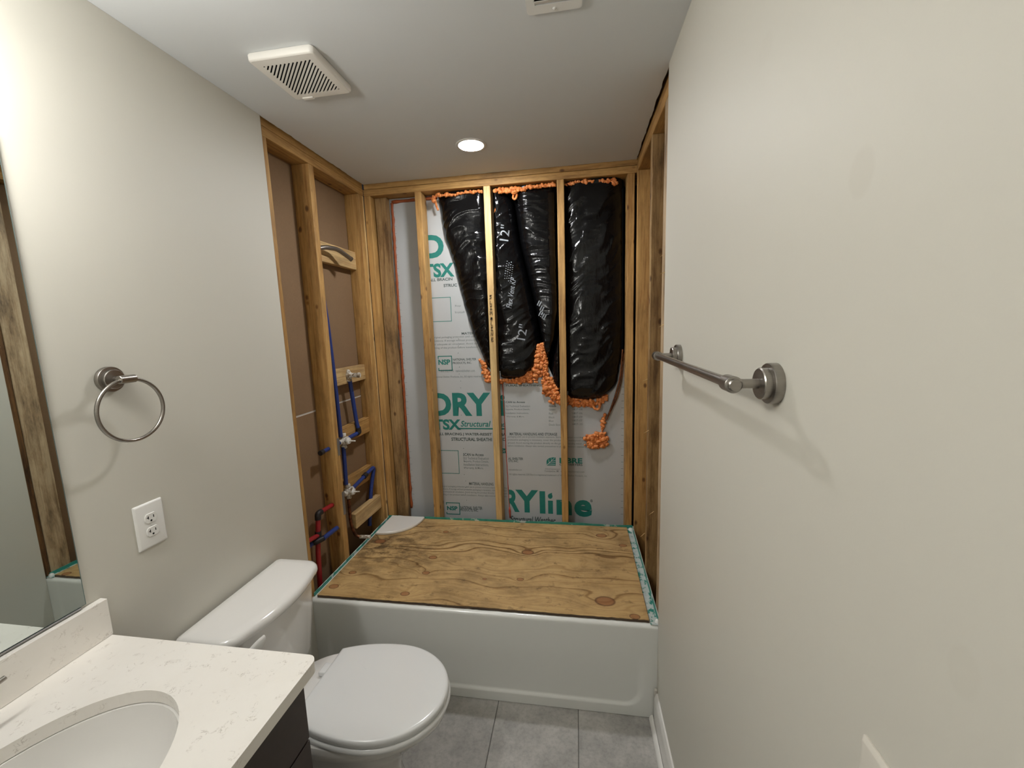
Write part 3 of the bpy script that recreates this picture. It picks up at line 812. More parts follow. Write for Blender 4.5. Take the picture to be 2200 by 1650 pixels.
duct_b = duct('flexible_duct', [(2.36, .838), (2.08, .874), (1.742, .948), (1.50, .995), (1.40, 1.005)], [(2.36, 1.10), (1.7, 1.094), (1.55, 1.075), (1.4, 1.04)], ZTOP, 1.40, .185, .142, 'smooth black duct squeezed in the middle between two others', 2, -.1)
duct_c = duct('flexible_duct', [(2.36, 1.112), (1.70, 1.106), (1.56, 1.085), (1.45, 1.048), (1.34, 1.038), (1.17, 1.06)], [(2.36, 1.461), (1.44, 1.462), (1.28, 1.44), (1.17, 1.40)], ZTOP, 1.155, .16, .135, 'black duct hanging lowest, nearest the right wall', 3, .95)
# pale lettering on the ducts, wrapped on to the film by ray
def wrap_text(s, ob, cx, cz, length, height, rot, mat, name, bold=.01, shear=0):
    me = text_mesh(s, bold, shear, 3); bm = bmesh.new(); bm.from_mesh(me); bpy.data.meshes.remove(me)
    bmesh.ops.subdivide_edges(bm, edges=list(bm.edges), cuts=1)
    xs = [v.co.x for v in bm.verts]; ys = [v.co.y for v in bm.verts]; a, b, c, d = min(xs), max(xs), min(ys), max(ys)
    cr_, sr_ = math.cos(rot), math.sin(rot); o0 = ORG[ob.name]
    for v in bm.verts:
        u = ((v.co.x-a)/(b-a)-.5)*length; w = ((v.co.y-c)/(d-c)-.5)*height
        x = cx+u*cr_-w*sr_; z = cz+u*sr_+w*cr_
        hit, loc, nrm, idx = ob.ray_cast(Vector((x, -.3, z))-o0, Vector((0, 1, 0)))
        v.co = Vector((x, (loc.y+o0.y if hit else .07)-.0022, z))
    return obj(name, bm, mat, ob)
bpy.context.view_layer.update()
wrap_text('12"', duct_a, .797, 2.135, .088, .050, math.radians(82), ink_pale, 'printed_lettering', .004)
wrap_text('Flex Vent KP', duct_a, .826, 1.80, .175, .032, math.radians(80), ink_pale, 'printed_lettering', .008, .3)
wrap_text('12"', duct_a, .882, 1.575, .088, .050, math.radians(78), ink_pale, 'printed_lettering', .004)
for i, (x, z, L_) in enumerate(((.800, 1.93, .10), (.811, 1.925, .09), (.822, 1.92, .11), (.833, 1.915, .08))):
    wrap_text('l l l l l l l l', duct_a, x, z, L_, .006, math.radians(80), ink_pale, 'printed_fine_lines', .03)
for i, (x, z) in enumerate(((.985, 1.735), (1.000, 1.705), (.992, 1.675), (1.012, 1.66))):
    wrap_text('=', duct_b, x, z, .03, .02, math.radians(60), ink_pale, 'printed_fine_lines', .02)

def foam_mass(pts, label, dens=1.0, seed=0, name='spray_foam', cat='foam'):
    """pts: (x, y, z, spread, lump radius); lumps are strewn about a bent line"""
    rnd = random.Random(seed); bm = bm_new()
    for (a, b) in zip(pts, pts[1:]):
        A = Vector(a[:3]); B = Vector(b[:3]); n = max(2, int((B-A).length/(min(a[4], b[4])*.6)*dens))
        for k in range(n):
            u = k/n; sp = a[3]+(b[3]-a[3])*u; r = (a[4]+(b[4]-a[4])*u)
            cnt = 1+int(sp/r*2.2)
            for q in range(cnt):
                p = A+(B-A)*u+Vector((rnd.uniform(-1, 1)*sp, rnd.uniform(-.5, .5)*sp*.5, rnd.uniform(-1, 1)*sp))
                t_ = bmesh.new(); bmesh.ops.create_icosphere(t_, subdivisions=2, radius=1)
                rr = r*rnd.uniform(.4, 1.2); sc = (rnd.uniform(.85, 1.4), rnd.uniform(.8, 1.1), rnd.uniform(.7, 1.1)); ph = rnd.uniform(0, 50)
                rot = Matrix.Rotation(rnd.uniform(-.8, .8), 3, 'Y')
                for v in t_.verts:
                    e = 1+.34*mnoise.noise(v.co*1.7+Vector((ph, 0, 0)))+.16*mnoise.noise(v.co*4.1+Vector((0, ph, 0)))
                    v.co = p+rot @ Vector((v.co.x*sc[0], v.co.y*sc[1], v.co.z*sc[2]))*rr*e
                merge(bm, t_)
    return tag(obj(name, bm, foam_mat, smooth=180), label, cat, 'orange spray foam round the ducts')
yf = .078
foam_mass([(.622, yf, 1.415, .008, .010), (.645, yf, 1.345, .012, .012), (.662, yf, 1.300, .014, .012), (.735, yf, 1.283, .008, .010), (.80, yf, 1.281, .010, .010), (.86, yf, 1.290, .016, .011), (.915, yf, 1.308, .036, .013), (.950, yf, 1.335, .042, .013), (.966, yf, 1.41, .028, .012), (.985, yf, 1.505, .006, .010)], 'orange spray foam collar under the lettered duct', seed=1)
foam_mass([(.992, yf, 1.50, .012, .011), (1.004, yf, 1.41, .014, .011), (1.008, yf, 1.32, .014, .011), (1.028, yf, 1.240, .036, .013), (1.060, yf, 1.200, .040, .013), (1.12, yf, 1.160, .026, .012), (1.20, yf, 1.152, .020, .012), (1.28, yf, 1.143, .018, .011), (1.34, yf, 1.165, .016, .010), (1.372, yf, 1.195, .006, .008)], 'orange spray foam collar under the lowest duct', seed=2)
foam_mass([(1.250, yf, .930, .014, .011), (1.272, yf, .922, .036, .012), (1.30, yf, .922, .046, .012), (1.328, yf, .925, .042, .012), (1.350, yf, .93, .026, .011)], 'round orange foam lump stuck low on the sheathing', dens=1.6, seed=3)
foam_mass([(1.352, yf, 1.085, .004, .009), (1.346, yf, 1.05, .006, .010), (1.342, yf, 1.02, .008, .010), (1.338, yf, .985, .001, .004), (1.33, yf, .955, .001, .004)], 'small orange foam dribble below the copper tube', seed=4)
yt = .026
foam_mass([(.395, yt, 2.325, .003, .008), (.40, yt, 2.355, .006, .009), (.42, yt, 2.360, .005, .009), (.52, yt, 2.356, .004, .009), (.60, yt, 2.364, .004, .009), (.686, yt, 2.359, .004, .009)], 'orange foam bead under the top plate, left of the marked stud', seed=5)
foam_mass([(.748, yt, 2.355, .006, .009), (.79, yt, 2.356, .010, .011), (.86, yt, 2.352, .012, .012), (.93, yt, 2.359, .006, .010), (1.01, yt, 2.363, .005, .009), (1.088, yt, 2.363, .004, .009)], 'orange foam bead under the top plate over the middle duct', seed=6)
foam_mass([(1.142, yt, 2.359, .004, .009), (1.22, yt, 2.366, .004, .009), (1.33, yt, 2.364, .005, .009), (1.40, yt, 2.356, .010, .010), (1.41, yt, 2.335, .008, .010)], 'orange foam bead under the top plate beside the right wall', seed=7)
def foam_curl(pts, r, label):
    bm = tube(pts, r, seg=8, bend=.03)
    for v in bm.verts: v.co += Vector(mnoise.noise_vector(v.co*90))*.0022
    return tag(obj('foam_curl', bm, foam_mat, smooth=180), label, 'foam')
foam_curl([(.862, .045, 2.36), (.878, .035, 2.335), (.868, .030, 2.305), (.852, .034, 2.312), (.860, .04, 2.345)], .0065, 'orange foam loop dangling over the middle duct')
foam_curl([(.752, .05, 2.35), (.765, .042, 2.325), (.752, .04, 2.30), (.757, .04, 2.275), (.748, .042, 2.245)], .006, 'orange foam drip beside the marked stud')
foam_curl([(1.282, .07, 1.145), (1.292, .062, 1.118), (1.315, .06, 1.112), (1.325, .062, 1.135), (1.318, .07, 1.155)], .0075, 'orange foam loop hanging under the lowest duct')
foam_curl([(.398, .05, 2.36), (.402, .045, 2.33), (.408, .045, 2.30), (.415, .045, 2.285)], .006, 'orange foam drip at the upper left of the ducts')
# sealant beads on the sheathing edges
def bead(pts, r, mat, label, seed, amp=.003):
    P = []
    for a, b in zip(pts, pts[1:]):
        A = Vector(a); B = Vector(b); n = max(3, int((B-A).length/.012))
        for k in range(n):
            q = A+(B-A)*k/n; P.append(q+Vector((mnoise.noise(Vector((k*.21, seed, 0)))*amp, 0, mnoise.noise(Vector((k*.31, seed, 4)))*amp*.6)))
    P.append(Vector(pts[-1]))
    rs = [r*(.8+.7*abs(mnoise.noise(Vector((i*.23, seed, 8))))) for i in range(len(P))]
    return tag(obj('sealant_bead', tube(P, rs, seg=7), mat, smooth=180), label, 'sealant')
bead([(.110, SD-.003, .45), (.112, SD-.003, 1.2), (.120, SD-.003, 2.355)], .0085, caulk_mat, 'rust orange sealant line up the left sheathing edge', 1)
bead([(.12, SD-.004, 2.362), (.40, SD-.004, 2.366)], .010, caulk_mat, 'orange sealant line under the top plate at the left', 2)
bead([(.748, SD-.004, 1.272), (.753, SD-.004, .95), (.760, SD-.004, .62), (.764, SD-.004, .43)], .0028, red_line, 'thin red sealant line down the sheathing seam', 3, .002)
bead([(.765, SD-.007, .48), (.766, SD-.007, .41)], .006, red_line, 'red sealant blob at the foot of the sheathing seam', 4)

# copper tube leaving the foam
ct = empty('copper_tube', (1.386, .08, 1.06)); tag(ct, 'thin dark copper line hanging beside the lowest duct', 'tube')
obj('tube', tube([(1.452, .074, 1.46), (1.44, .072, 1.30), (1.415, .070, 1.20), (1.375, .070, 1.08)], .0055, seg=10, bend=.04), copper, ct, smooth=60)
obj('tube', tube([(1.462, .077, 1.44), (1.448, .077, 1.28), (1.424, .077, 1.18), (1.384, .077, 1.095)], .0035, seg=8, bend=.04), copper, ct, smooth=60)
obj('crimped_end', tube([(1.377, .070, 1.088), (1.362, .070, 1.045)], [.0062, .003], seg=10), copper, ct, smooth=60)

# handwritten words on the middle stud
mk = empty('marker_writing', (.713, -.0012, 1.51), wb)
yy = -.0020
STROKES = {'S': [[(.9, .95), (.3, .95), (.2, .7), (.7, .5), (.75, .2), (.1, .05)]], 'L': [[(.3, 1), (.25, .05), (.85, .1)]], 'I': [[(.2, .95), (.85, 1)], [(.5, 1), (.5, 0)], [(.15, .02), (.9, .05)]],
           'M': [[(.1, 0), (.2, 1), (.5, .4), (.8, 1), (.9, 0)]], 'N': [[(.15, 0), (.2, 1), (.75, .05), (.85, 1)]], 'E': [[(.9, .95), (.25, 1), (.2, 0), (.9, .05)], [(.22, .5), (.75, .5)]], '*': [[(.2, .2), (.8, .7), (.2, .7), (.8, .2), (.5, .8), (.5, .1)]]}
zz = 1.790
for ch in 'SLIM*LINE':
    bm = bm_new()
    for st_ in STROKES[ch]:
        add_tube(bm, [(.7035+.017*a+.001*mnoise.noise(Vector((zz*90, a*9, 0))), yy, zz-.021+.021*b) for a, b in st_], .0016 if ch != '*' else .003, seg=5)
    obj('handwritten_letter', bm, marker, mk)
    zz -= .030

# ================================================================== PLUMBING IN THE LEFT WALL
PR = .0112
pb = empty('shower_plumbing', (-.05, -.36, .45)); tag(pb, 'blue shower supply lines with crusted brass valves in the open left wall', 'plumbing')
obj('riser_pipe', tube([(-.062, -.447, 1.975), (-.052, -.410, 1.72), (-.05, -.392, 1.35), (-.05, -.384, 1.058)], PR, bend=.1), pex_blue, pb, smooth=60, label='blue riser to the shower arm')
obj('pipe', tube([(-.05, -.335, 1.030), (-.045, -.208, 1.036), (-.05, -.218, 1.10), (-.05, -.252, 1.362)], PR, bend=.02), pex_blue, pb, smooth=60)
obj('elbow', tube([(-.0455, -.232, 1.035), (-.045, -.206, 1.036), (-.0455, -.212, 1.066)], PR*1.22, bend=.015), fitting_black, pb, smooth=60)
obj('pipe', tube([(-.05, -.368, .998), (-.05, -.376, .79)], PR), pex_blue, pb, smooth=60)
obj('pipe', tube([(-.05, -.325, .742), (-.045, -.070, .785), (-.055, -.110, .66), (-.06, -.155, .44)], PR, bend=.03), pex_blue, pb, smooth=60)
obj('clip', tube([(-.047, -.196, .764), (-.047, -.168, .769)], PR*1.4), fitting_black, pb, smooth=60)
obj('pipe', tube([(-.05, -.560, 1.026), (-.05, -.36, 1.030)], PR*.9), pex_blue, pb, smooth=60, label='blue stub through the stud')
obj('pipe_cap', tube([(-.05, -.568, 1.0255), (-.05, -.545, 1.0262)], PR*1.15), fitting_black, pb, smooth=60)
def valve(y, z, name='valve_body'):
    bm = bm_new()
    lathe([(.006, -.028), (.017, -.027), (.021, -.012), (.021, .006), (.017, .012), (.020, .014), (.020, .022), (.012, .026)], (-.046, y, z), (1, 0, 0), 20, bm)
    for a in ((0, 1, 0), (0, -1, 0), (0, 0, 1), (0, 0, -1)):
        lathe([(.011, .010), (.011, .024), (.0150, .026), (.0150, .038), (.0125, .042)], (-.05, y, z), a, 14, bm)
    for v in bm.verts: v.co += Vector(mnoise.noise_vector(v.co*120))*.0016
    o = obj(name, bm, brass_old, pb, smooth=50)
    obj('stem', lathe([(.008, 0), (.008, .010), (.0042, .012), (.0042, .040), (.001, .042)], (-.022, y, z), (1, 0, 0), 12), brass_old, o, smooth=40)
    obj('cartridge_ring', lathe([(.0125, 0), (.0165, .001), (.0165, .006), (.0125, .007)], (-.021, y, z), (1, 0, 0), 18), white_plastic, o, smooth=40)
    return o
valve(-.362, 1.030); valve(-.362, .745)
bm = lathe([(.013, -.012), (.016, -.008), (.016, .014), (.0125, .016), (.0125, .048), (.0145, .050), (.0145, .066), (.010, .067)], (-.052, -.254, 1.372), (1, 0, 0), 18)
lathe([(.011, 0), (.014, .002), (.014, .022), (.011, .024)], (-.052, -.254, 1.362), (0, 0, -1), 14, bm); lathe([(.010, .008), (.013, .016), (.008, .030), (.001, .032)], (-.052, -.254, 1.372), (0, 0, 1), 14, bm)
obj('outlet_stub', bm, brass_old, pb, smooth=50, label='crusted brass outlet stub')
obj('copper_drop', tube([(-.045, -.372, .705), (-.045, -.374, .56), (-.040, -.345, .478), (-.015, -.338, .468)], .0085, bend=.04), copper, pb, smooth=60, label='dark copper line to the tub spout')
obj('spout_stub', tube([(-.018, -.338, .469), (.040, -.332, .468)], .0098), brass_old, pb, smooth=60)

hp = empty('hot_water_pipe', (-.06, -.63, .05)); tag(hp, 'red supply pipe bending up beside the left stud near the toilet', 'pipe')
obj('pipe', tube([(-.06, -.482, .727), (-.06, -.612, .737)], PR), pex_red, hp, smooth=60)
obj('pipe', tube([(-.06, -.618, .725), (-.06, -.645, .55), (-.06, -.675, .06)], PR*1.05), pex_red, hp, smooth=60)
obj('elbow', tube([(-.06, -.592, .7355), (-.06, -.618, .7375), (-.06, -.6205, .708)], PR*1.3, bend=.012), fitting_black, hp, smooth=60)
obj('pipe', tube([(-.058, -.632, .634), (-.055, -.76, .655)], PR*.95), pex_red, hp, smooth=60)
obj('tee', tube([(-.06, -.629, .652), (-.06, -.634, .612)], PR*1.35), fitting_black, hp, smooth=60)
cp = empty('cold_water_pipe', (-.045, -.62, .60)); tag(cp, 'short blue pipe crossing the red supply pipe', 'pipe')
obj('pipe', tube([(-.035, -.515, .612), (-.035, -.632, .617)], PR*1.05), pex_blue, cp, smooth=60)
obj('pipe', tube([(-.072, -.648, .610), (-.068, -.765, .605)], PR*1.05), pex_blue, cp, smooth=60)
obj('coupling', tube([(-.036, -.622, .6165), (-.055, -.655, .612), (-.072, -.662, .6095)], PR*1.2, bend=.02), fitting_black, cp, smooth=60)

sa = empty('bent_shower_pipe', (-.05, -.36, 2.0)); tag(sa, 'bent brushed metal shower arm high on the left wall', 'shower pipe')
obj('arm', tube([(-.040, -.446, 2.012), (-.026, -.40, 2.026), (-.012, -.320, 2.030), (.012, -.240, 1.992)], .0112, bend=.028), nickel, sa, smooth=60)
obj('thread_end', lathe([(.0095, 0), (.0125, .001), (.0125, .008), (.0105, .009)], (.0112, -.2425, 1.9935), (.022, .07, -.039), 14), nickel, sa, smooth=40)

# ================================================================== TOILET
TY = -1.2
to = empty('toilet', (.38, TY, 0)); tag(to, 'white two-piece toilet with closed lid beside the bathtub', 'toilet')
def egg(xb, xf, hw, z, n=56, cut=.0, p=2.0):
    """egg outline: back squarer, front round"""
    xc = xb+(xf-xb)*.48; o = []
    for k in range(n):
        a = 2*math.pi*k/n; c, s = math.cos(a), math.sin(a)
        if c >= 0: x = xc+(xf-xc)*c; y = hw*s
        else: x = xc+(xc-xb)*-abs(c)**.75; y = hw*math.copysign(abs(s)**.75, s)
        o.append(Vector((x, TY+y, z)))
    return o
obj('bowl', loft([egg(.20, .60, .120, .0005), egg(.20, .595, .116, .03), egg(.19, .575, .104, .12), egg(.18, .60, .112, .20), egg(.17, .665, .145, .27), egg(.17, .715, .170, .325), egg(.17, .748, .184, .350), egg(.17, .756, .188, .370), egg(.175, .752, .184, .384)]), china, to, smooth=50)
obj('deck', loft([[Vector((x, y, z)) for x, y in rrect(.028+i, TY-.115+i*2, .33, TY+.115-i*2, .03)] for i, z in ((.03, .25), (.005, .32), (0, .372), (.004, .3835))]), china, to, smooth=50)
def dlid(ins, z, xb=.305, n=60):
    xc, fr, bk, hw = .53, .230, .34, .188; pts = []
    lo = -math.acos(-(xc-xb)/bk); 
    for k in range(n):
        a = lo+(-2*lo)*k/(n-1); c, s = math.cos(a), math.sin(a)
        x = xc+(fr if c > 0 else bk)*c; y = hw*s
        dx, dy = x-.50, y
        L_ = math.hypot(dx, dy); x -= dx/L_*ins; y -= dy/L_*ins
        pts.append(Vector((max(x, xb+ins), TY+y, z)))
    return pts
obj('seat', loft([dlid(.004, .3855), dlid(-.003, .388), dlid(-.005, .394), dlid(-.003, .401), dlid(.004, .4045)]), seat_plastic, to, smooth=50)
obj('lid', loft([dlid(.004, .4062), dlid(.0, .4085), dlid(0, .4200), dlid(.0015, .4255), dlid(.005, .4288), dlid(.012, .4302), dlid(.05, .4308), dlid(.14, .4312)]), seat_plastic, to, smooth=60)
for s in (-1, 1):
    obj('hinge', box(.262, TY+s*.075-.024, .3838, .306, TY+s*.075+.024, .404, bev=.006, seg=3), seat_plastic, to, smooth=60)
obj('slot_mark', box(.278, TY-.155, .3836, .300, TY-.150, .3845), dark_gap, to)
def tank_ring(x0, x1, hw, z, r, bow, n=16):
    o = []
    for k in range(n+1):          # front, bowed
        u = -1+2*k/n; o.append((x1-bow*u*u, hw-r+0*u if 0 else u*(hw-r)))
    # corner right, back, corner left
    fr = [Vector((x, TY+y, z)) for x, y in o]
    def arc(cx, cy, a0, a1, rx): return [Vector((cx+rx*math.cos(math.radians(a0+(a1-a0)*k/8)), TY+cy+r*math.sin(math.radians(a0+(a1-a0)*k/8)), z)) for k in range(1, 9)]
    xe = x1-bow
    pts = fr + arc(xe-r, hw-r, 90, 90, r)[:0]
    c1 = [Vector((xe-r+r*math.cos(math.radians(a)), TY+hw-r+r*math.sin(math.radians(a)), z)) for a in (15, 30, 45, 60, 75, 90)]
    b = .012
    c2 = [Vector((x0+b, TY+hw, z)), Vector((x0+b*.3, TY+hw-b*.3, z)), Vector((x0, TY+hw-b, z)), Vector((x0, TY-hw+b, z)), Vector((x0+b*.3, TY-hw+b*.3, z)), Vector((x0+b, TY-hw, z))]
    c3 = [Vector((xe-r+r*math.cos(math.radians(a)), TY-hw+r+r*math.sin(math.radians(a)), z)) for a in (-90, -75, -60, -45, -30, -15)]
    return pts + c1 + c2 + c3
obj('tank', loft([tank_ring(.045, .175, .165, .3845, .045, .012), tank_ring(.035, .190, .178, .42, .05, .016), tank_ring(.028, .207, .194, .60, .05, .02), tank_ring(.027, .212, .199, .6995, .05, .022)]), china, to, smooth=50)
obj('tank_lid', loft([tank_ring(.020, .226, .210, .700, .055, .026), tank_ring(.013, .236, .217, .704, .058, .028), tank_ring(.012, .238, .219, .712, .058, .028), tank_ring(.013, .237, .218, .722, .058, .028), tank_ring(.017, .232, .213, .730, .056, .027), tank_ring(.026, .222, .204, .7345, .052, .026), tank_ring(.05, .195, .18, .7365, .045, .02)]), china, to, smooth=60)
lv = obj('flush_lever', loft([[Vector((.217+.010*t_, TY-.172+.052*t_+.006*math.cos(a)*0, .668+.010*t_*t_))+Vector((.006*math.cos(a), 0, (.012+.006*math.sin(math.pi*t_))*math.sin(a))) for a in [2*math.pi*k/12 for k in range(12)]] for t_ in [i/10 for i in range(11)]]), white_plastic, to, smooth=60)
obj('lever_hub', lathe([(.013, -.012), (.014, .006), (.010, .010), (.001, .011)], (.208, TY-.172, .668), (1, 0, 0), 18), white_plastic, lv, smooth=40)

# ================================================================== VANITY
VY0, VY1, CZ = -2.322, -1.56, .868
va = empty('vanity_cabinet', (.28, (VY0+VY1)/2, 0)); tag(va, 'dark brown vanity cabinet under the quartz counter', 'cabinet')
for (a, b, c, d, e, f) in ((.002, VY0+.012, .09, .538, VY0+.030, CZ-.0295), (.002, VY1-.030, .09, .538, VY1-.012, CZ-.0295)):
    obj('side_panel', box(a, b, c, d, e, f, bev=.0008, seg=1), cab_brown, va)
obj('bottom_panel', box(.002, VY0+.030, .09, .538, VY1-.030, .108), cab_brown, va)
obj('back_panel', box(.002, VY0+.030, .108, .014, VY1-.030, CZ-.0295), cab_brown, va)
obj('front_rail', box(.52, VY0+.030, .80, .538, VY1-.030, CZ-.0295), cab_brown, va)
obj('toe_kick', box(.002, VY0+.03, .001, .48, VY1-.03, .09), cab_brown, va)
for (ya, yb, za, zb) in ((VY0+.014, VY1-.014, .662, .832), (VY0+.014, (VY0+VY1)/2-.0015, .10, .656), ((VY0+VY1)/2+.0015, VY1-.014, .10, .656)):
    fr = obj('drawer_front' if zb > .7 else 'door', box(.5385, ya, za, .557, yb, zb, bev=.0015), cab_brown, va)
    yc = (VY1-.145) if yb > -1.6 else (VY0+.10); zc = .600
    if zb > .7: continue
    bm = tube([(.592, yc-.075, zc), (.592, yc+.055, zc)], .006)
    for q_ in (-.055, .035): add_tube(bm, [(.556, yc+q_, zc), (.592, yc+q_, zc)], .0045)
    obj('pull_handle', bm, nickel, fr, smooth=50)
# counter with oval cut-out
ct_ = empty('countertop', (.295, (VY0+VY1)/2, CZ-.03)); tag(ct_, 'pale veined quartz countertop with oval sink cut-out', 'countertop')
SX, SY, SA, SB = .302, -1.940, .186, .252
hole = [(SX+SA*math.cos(2*math.pi*k/96), SY+SB*math.sin(2*math.pi*k/96)) for k in range(96)]
bm = plate([q_ for i_, q_ in enumerate(rrect(.001, VY0, .592, VY1, (.022, .0001, .0001, .022), 8)) if not (10 <= i_ <= 17 or 19 <= i_ <= 26)], [hole], lambda u, v, w: Vector((u, v, CZ-.028+w)), .028)
top_edges = 0 and [e for e in bm.edges if all(abs(v.co.z-CZ) < 1e-5 for v in e.verts) and any(abs(f_.normal.z) < .5 for f_ in e.link_faces)]
obj('slab', bm, quartz_mat, ct_, origin=(0, 0, CZ-.03))
obj('backsplash', box(.001, VY0, CZ+.0005, .021, VY1+.003, CZ+.098, bev=.0012), quartz_mat, ct_, origin=(0, 0, CZ))
sk = empty('sink', (SX, SY, CZ-.18)); tag(sk, 'white oval undermount sink in the quartz counter', 'sink')
rings = []
for (s_, z) in ((1.10, CZ-.0285), (1.10, CZ-.040), (1.03, CZ-.040), (1.02, CZ-.0285), (.985, CZ-.030), (.972, CZ-.045), (.93, CZ-.085), (.83, CZ-.125), (.66, CZ-.152), (.42, CZ-.166), (.13, CZ-.170)):
    rings.append([Vector((SX+SA*s_*math.cos(2*math.pi*k/64), SY+SB*s_*math.sin(2*math.pi*k/64), z)) for k in range(64)])
obj('bowl', loft([rings[0], rings[4], *rings[5:]], cap0=False), china, sk, smooth=70)
obj('drain', lathe([(.030, 0), (.030, .004), (.022, .005), (.020, .002), (.001, .002)], (SX, SY, CZ-.1695), (0, 0, 1)), chrome, sk, smooth=40)
# faucet with two lever handles
fa = empty('faucet', (.078, SY, CZ)); tag(fa, 'chrome widespread faucet at the back of the counter', 'faucet')
obj('spout', tube([(.075, SY, CZ+.003), (.075, SY, CZ+.12), (.11, SY, CZ+.145), (.20, SY, CZ+.12), (.205, SY, CZ+.105)], .013, bend=.04), chrome, fa, smooth=60)
obj('spout_base', lathe([(.026, .0005), (.026, .006), (.016, .012), (.013, .02)], (.075, SY, CZ), (0, 0, 1)), chrome, fa, smooth=40)
for s in (-1, 1):
    hb = obj('handle_base', lathe([(.024, .0005), (.024, .006), (.016, .012), (.014, .05), (.015, .075), (.001, .080)], (.078, SY+s*.10, CZ), (0, 0, 1)), chrome, fa, smooth=40)
    obj('lever', tube([(.078, SY+s*.10, CZ+.082), (.079, SY+s*.13, CZ+.088), (.080, SY+s*.161, CZ+.0925)], [.008, .0055, .0048]), nickel, hb, smooth=60)

# mirror over the counter
mi = empty('wall_mirror', (.003, -1.97, .972)); tag(mi, 'frameless wall mirror above the quartz backsplash', 'mirror')
obj('glass_body', box(.0008, -2.36, .9725, .0055, -1.589, 2.04, bev=.0008, seg=1), mirror_edge, mi)
obj('silvered_face', box(.0056, -2.358, .9745, .0060, -1.5915, 2.038), mirror_glass, mi)
obj('bottom_channel', box(.0004, -2.36, .9680, .0085, -1.60, .9722, bev=.0006, seg=1), galv, mi)

# ================================================================== WALL FITTINGS
tr = empty('towel_ring', (0, -1.46, 1.35)); tag(tr, 'brushed nickel towel ring on the wall above the outlet', 'towel ring')
RY, RZ = -1.457, 1.507
obj('wall_flange', lathe([(.0325, .0003), (.0325, .010), (.0315, .0115), (.025, .012), (.025, .020), (.0235, .0215), (.010, .022)], (0, RY, RZ), (1, 0, 0), 40), nickel, tr, smooth=35)
obj('post', tube([(.020, RY, RZ), (.058, RY, RZ)], .0075), nickel, tr, smooth=60)
sl = lathe([(.0095, -.020), (.0105, -.019), (.0105, .017), (.0095, .018)], (.058, RY, RZ), (0, 1, 0), 20)
obj('sleeve', sl, nickel, tr, smooth=35)
rp = [(.058+.006*math.sin(math.pi*(1-math.cos(a))/2*0), RY-.006*0+.0795*math.sin(a), RZ-.0795+.0795*math.cos(a)) for a in [2*math.pi*k/72 for k in range(72)]]
obj('ring', tube(rp, .0046, closed=True, seg=10), nickel, tr, smooth=180)

tb = empty('towel_bar', (W-.03, -1.335, 1.47)); tag(tb, 'brushed nickel towel bar on the right wall', 'towel bar')
BX = W-.066
for y in (-1.636, -1.034):
    obj('wall_flange', lathe([(.0325, .0003), (.0325, .012), (.0315, .0135), (.025, .014), (.025, .024), (.0235, .0255), (.010, .026)], (W, y, 1.506), (-1, 0, 0), 40), nickel, tb, smooth=35)
    obj('post', tube([(W-.024, y, 1.506), (BX, y, 1.506)], .0078), nickel, tb, smooth=60)
    s = -1 if y < -1.3 else 1
    obj('end_sleeve', lathe([(.0125, -.018), (.0135, -.017), (.0135, .012), (.0120, .0135), (.0100, .014), (.0100, .019), (.0085, .021), (.001, .0215)], (BX, y, 1.506), (0, s, 0), 24), nickel, tb, smooth=35)
obj('bar', tube([(BX, -1.63, 1.506), (BX, -1.04, 1.506)], .0088, seg=18), nickel, tb, smooth=60)

# duplex outlet
oy, oz = -1.4155, 1.091
ou = empty('wall_outlet', (0, oy, oz-.064)); tag(ou, 'white duplex outlet on the wall below the towel ring', 'outlet')
def capsule(w, h, r):      # flat-sided round receptacle outline
    o = []
    for k in range(40):
        a = 2*math.pi*k/40; o.append((max(-w, min(w, r*math.cos(a))), max(-h, min(h, r*math.sin(a)))))
    return o
c1 = [(oy+u, oz+.0195+v) for u, v in capsule(.0165, .0135, .0172)]; c2 = [(oy+u, oz-.0195+v) for u, v in capsule(.0165, .0135, .0172)]
pr_ = [Vector]
obj('cover_plate', loft([[Vector((x, y, z)) for y, z in rrect(oy-.0395+i, oz-.0640+i, oy+.0395-i, oz+.0640-i, .003)] for i, x in ((.000, .0003), (.0, .0022), (.0035, .0055), (.005, .0060))]), white_plastic, ou, smooth=25)
for cz_ in (oz+.0195, oz-.0195):
    re_ = obj('receptacle', loft([[Vector((x, oy+u*f_, cz_+v*f_)) for u, v in capsule(.0165, .0135, .0172)] for f_, x in ((1, .0058), (1, .0072), (.94, .0080))]), white_plastic, ou, smooth=30)
    obj('slot', box(.0080, oy-.0085, cz_-.0015, .00825, oy-.0062, cz_+.0070), dark_gap, re_)
    obj('slot', box(.0080, oy-.0115, cz_+.0015, .00825, oy-.0085, cz_+.0038), dark_gap, re_)
    obj('slot', box(.0080, oy+.0060, cz_-.0010, .00825, oy+.0082, cz_+.0065), dark_gap, re_)
    obj('ground_hole', lathe([(.0027, 0), (.0027, .0003)], (.0080, oy-.0005, cz_-.0075), (1, 0, 0), 12), dark_gap, re_)
obj('screw', lathe([(.0032, 0), (.0030, .0010), (.001, .0012)], (.0060, oy, oz), (1, 0, 0), 12), white_plastic, ou, smooth=30)

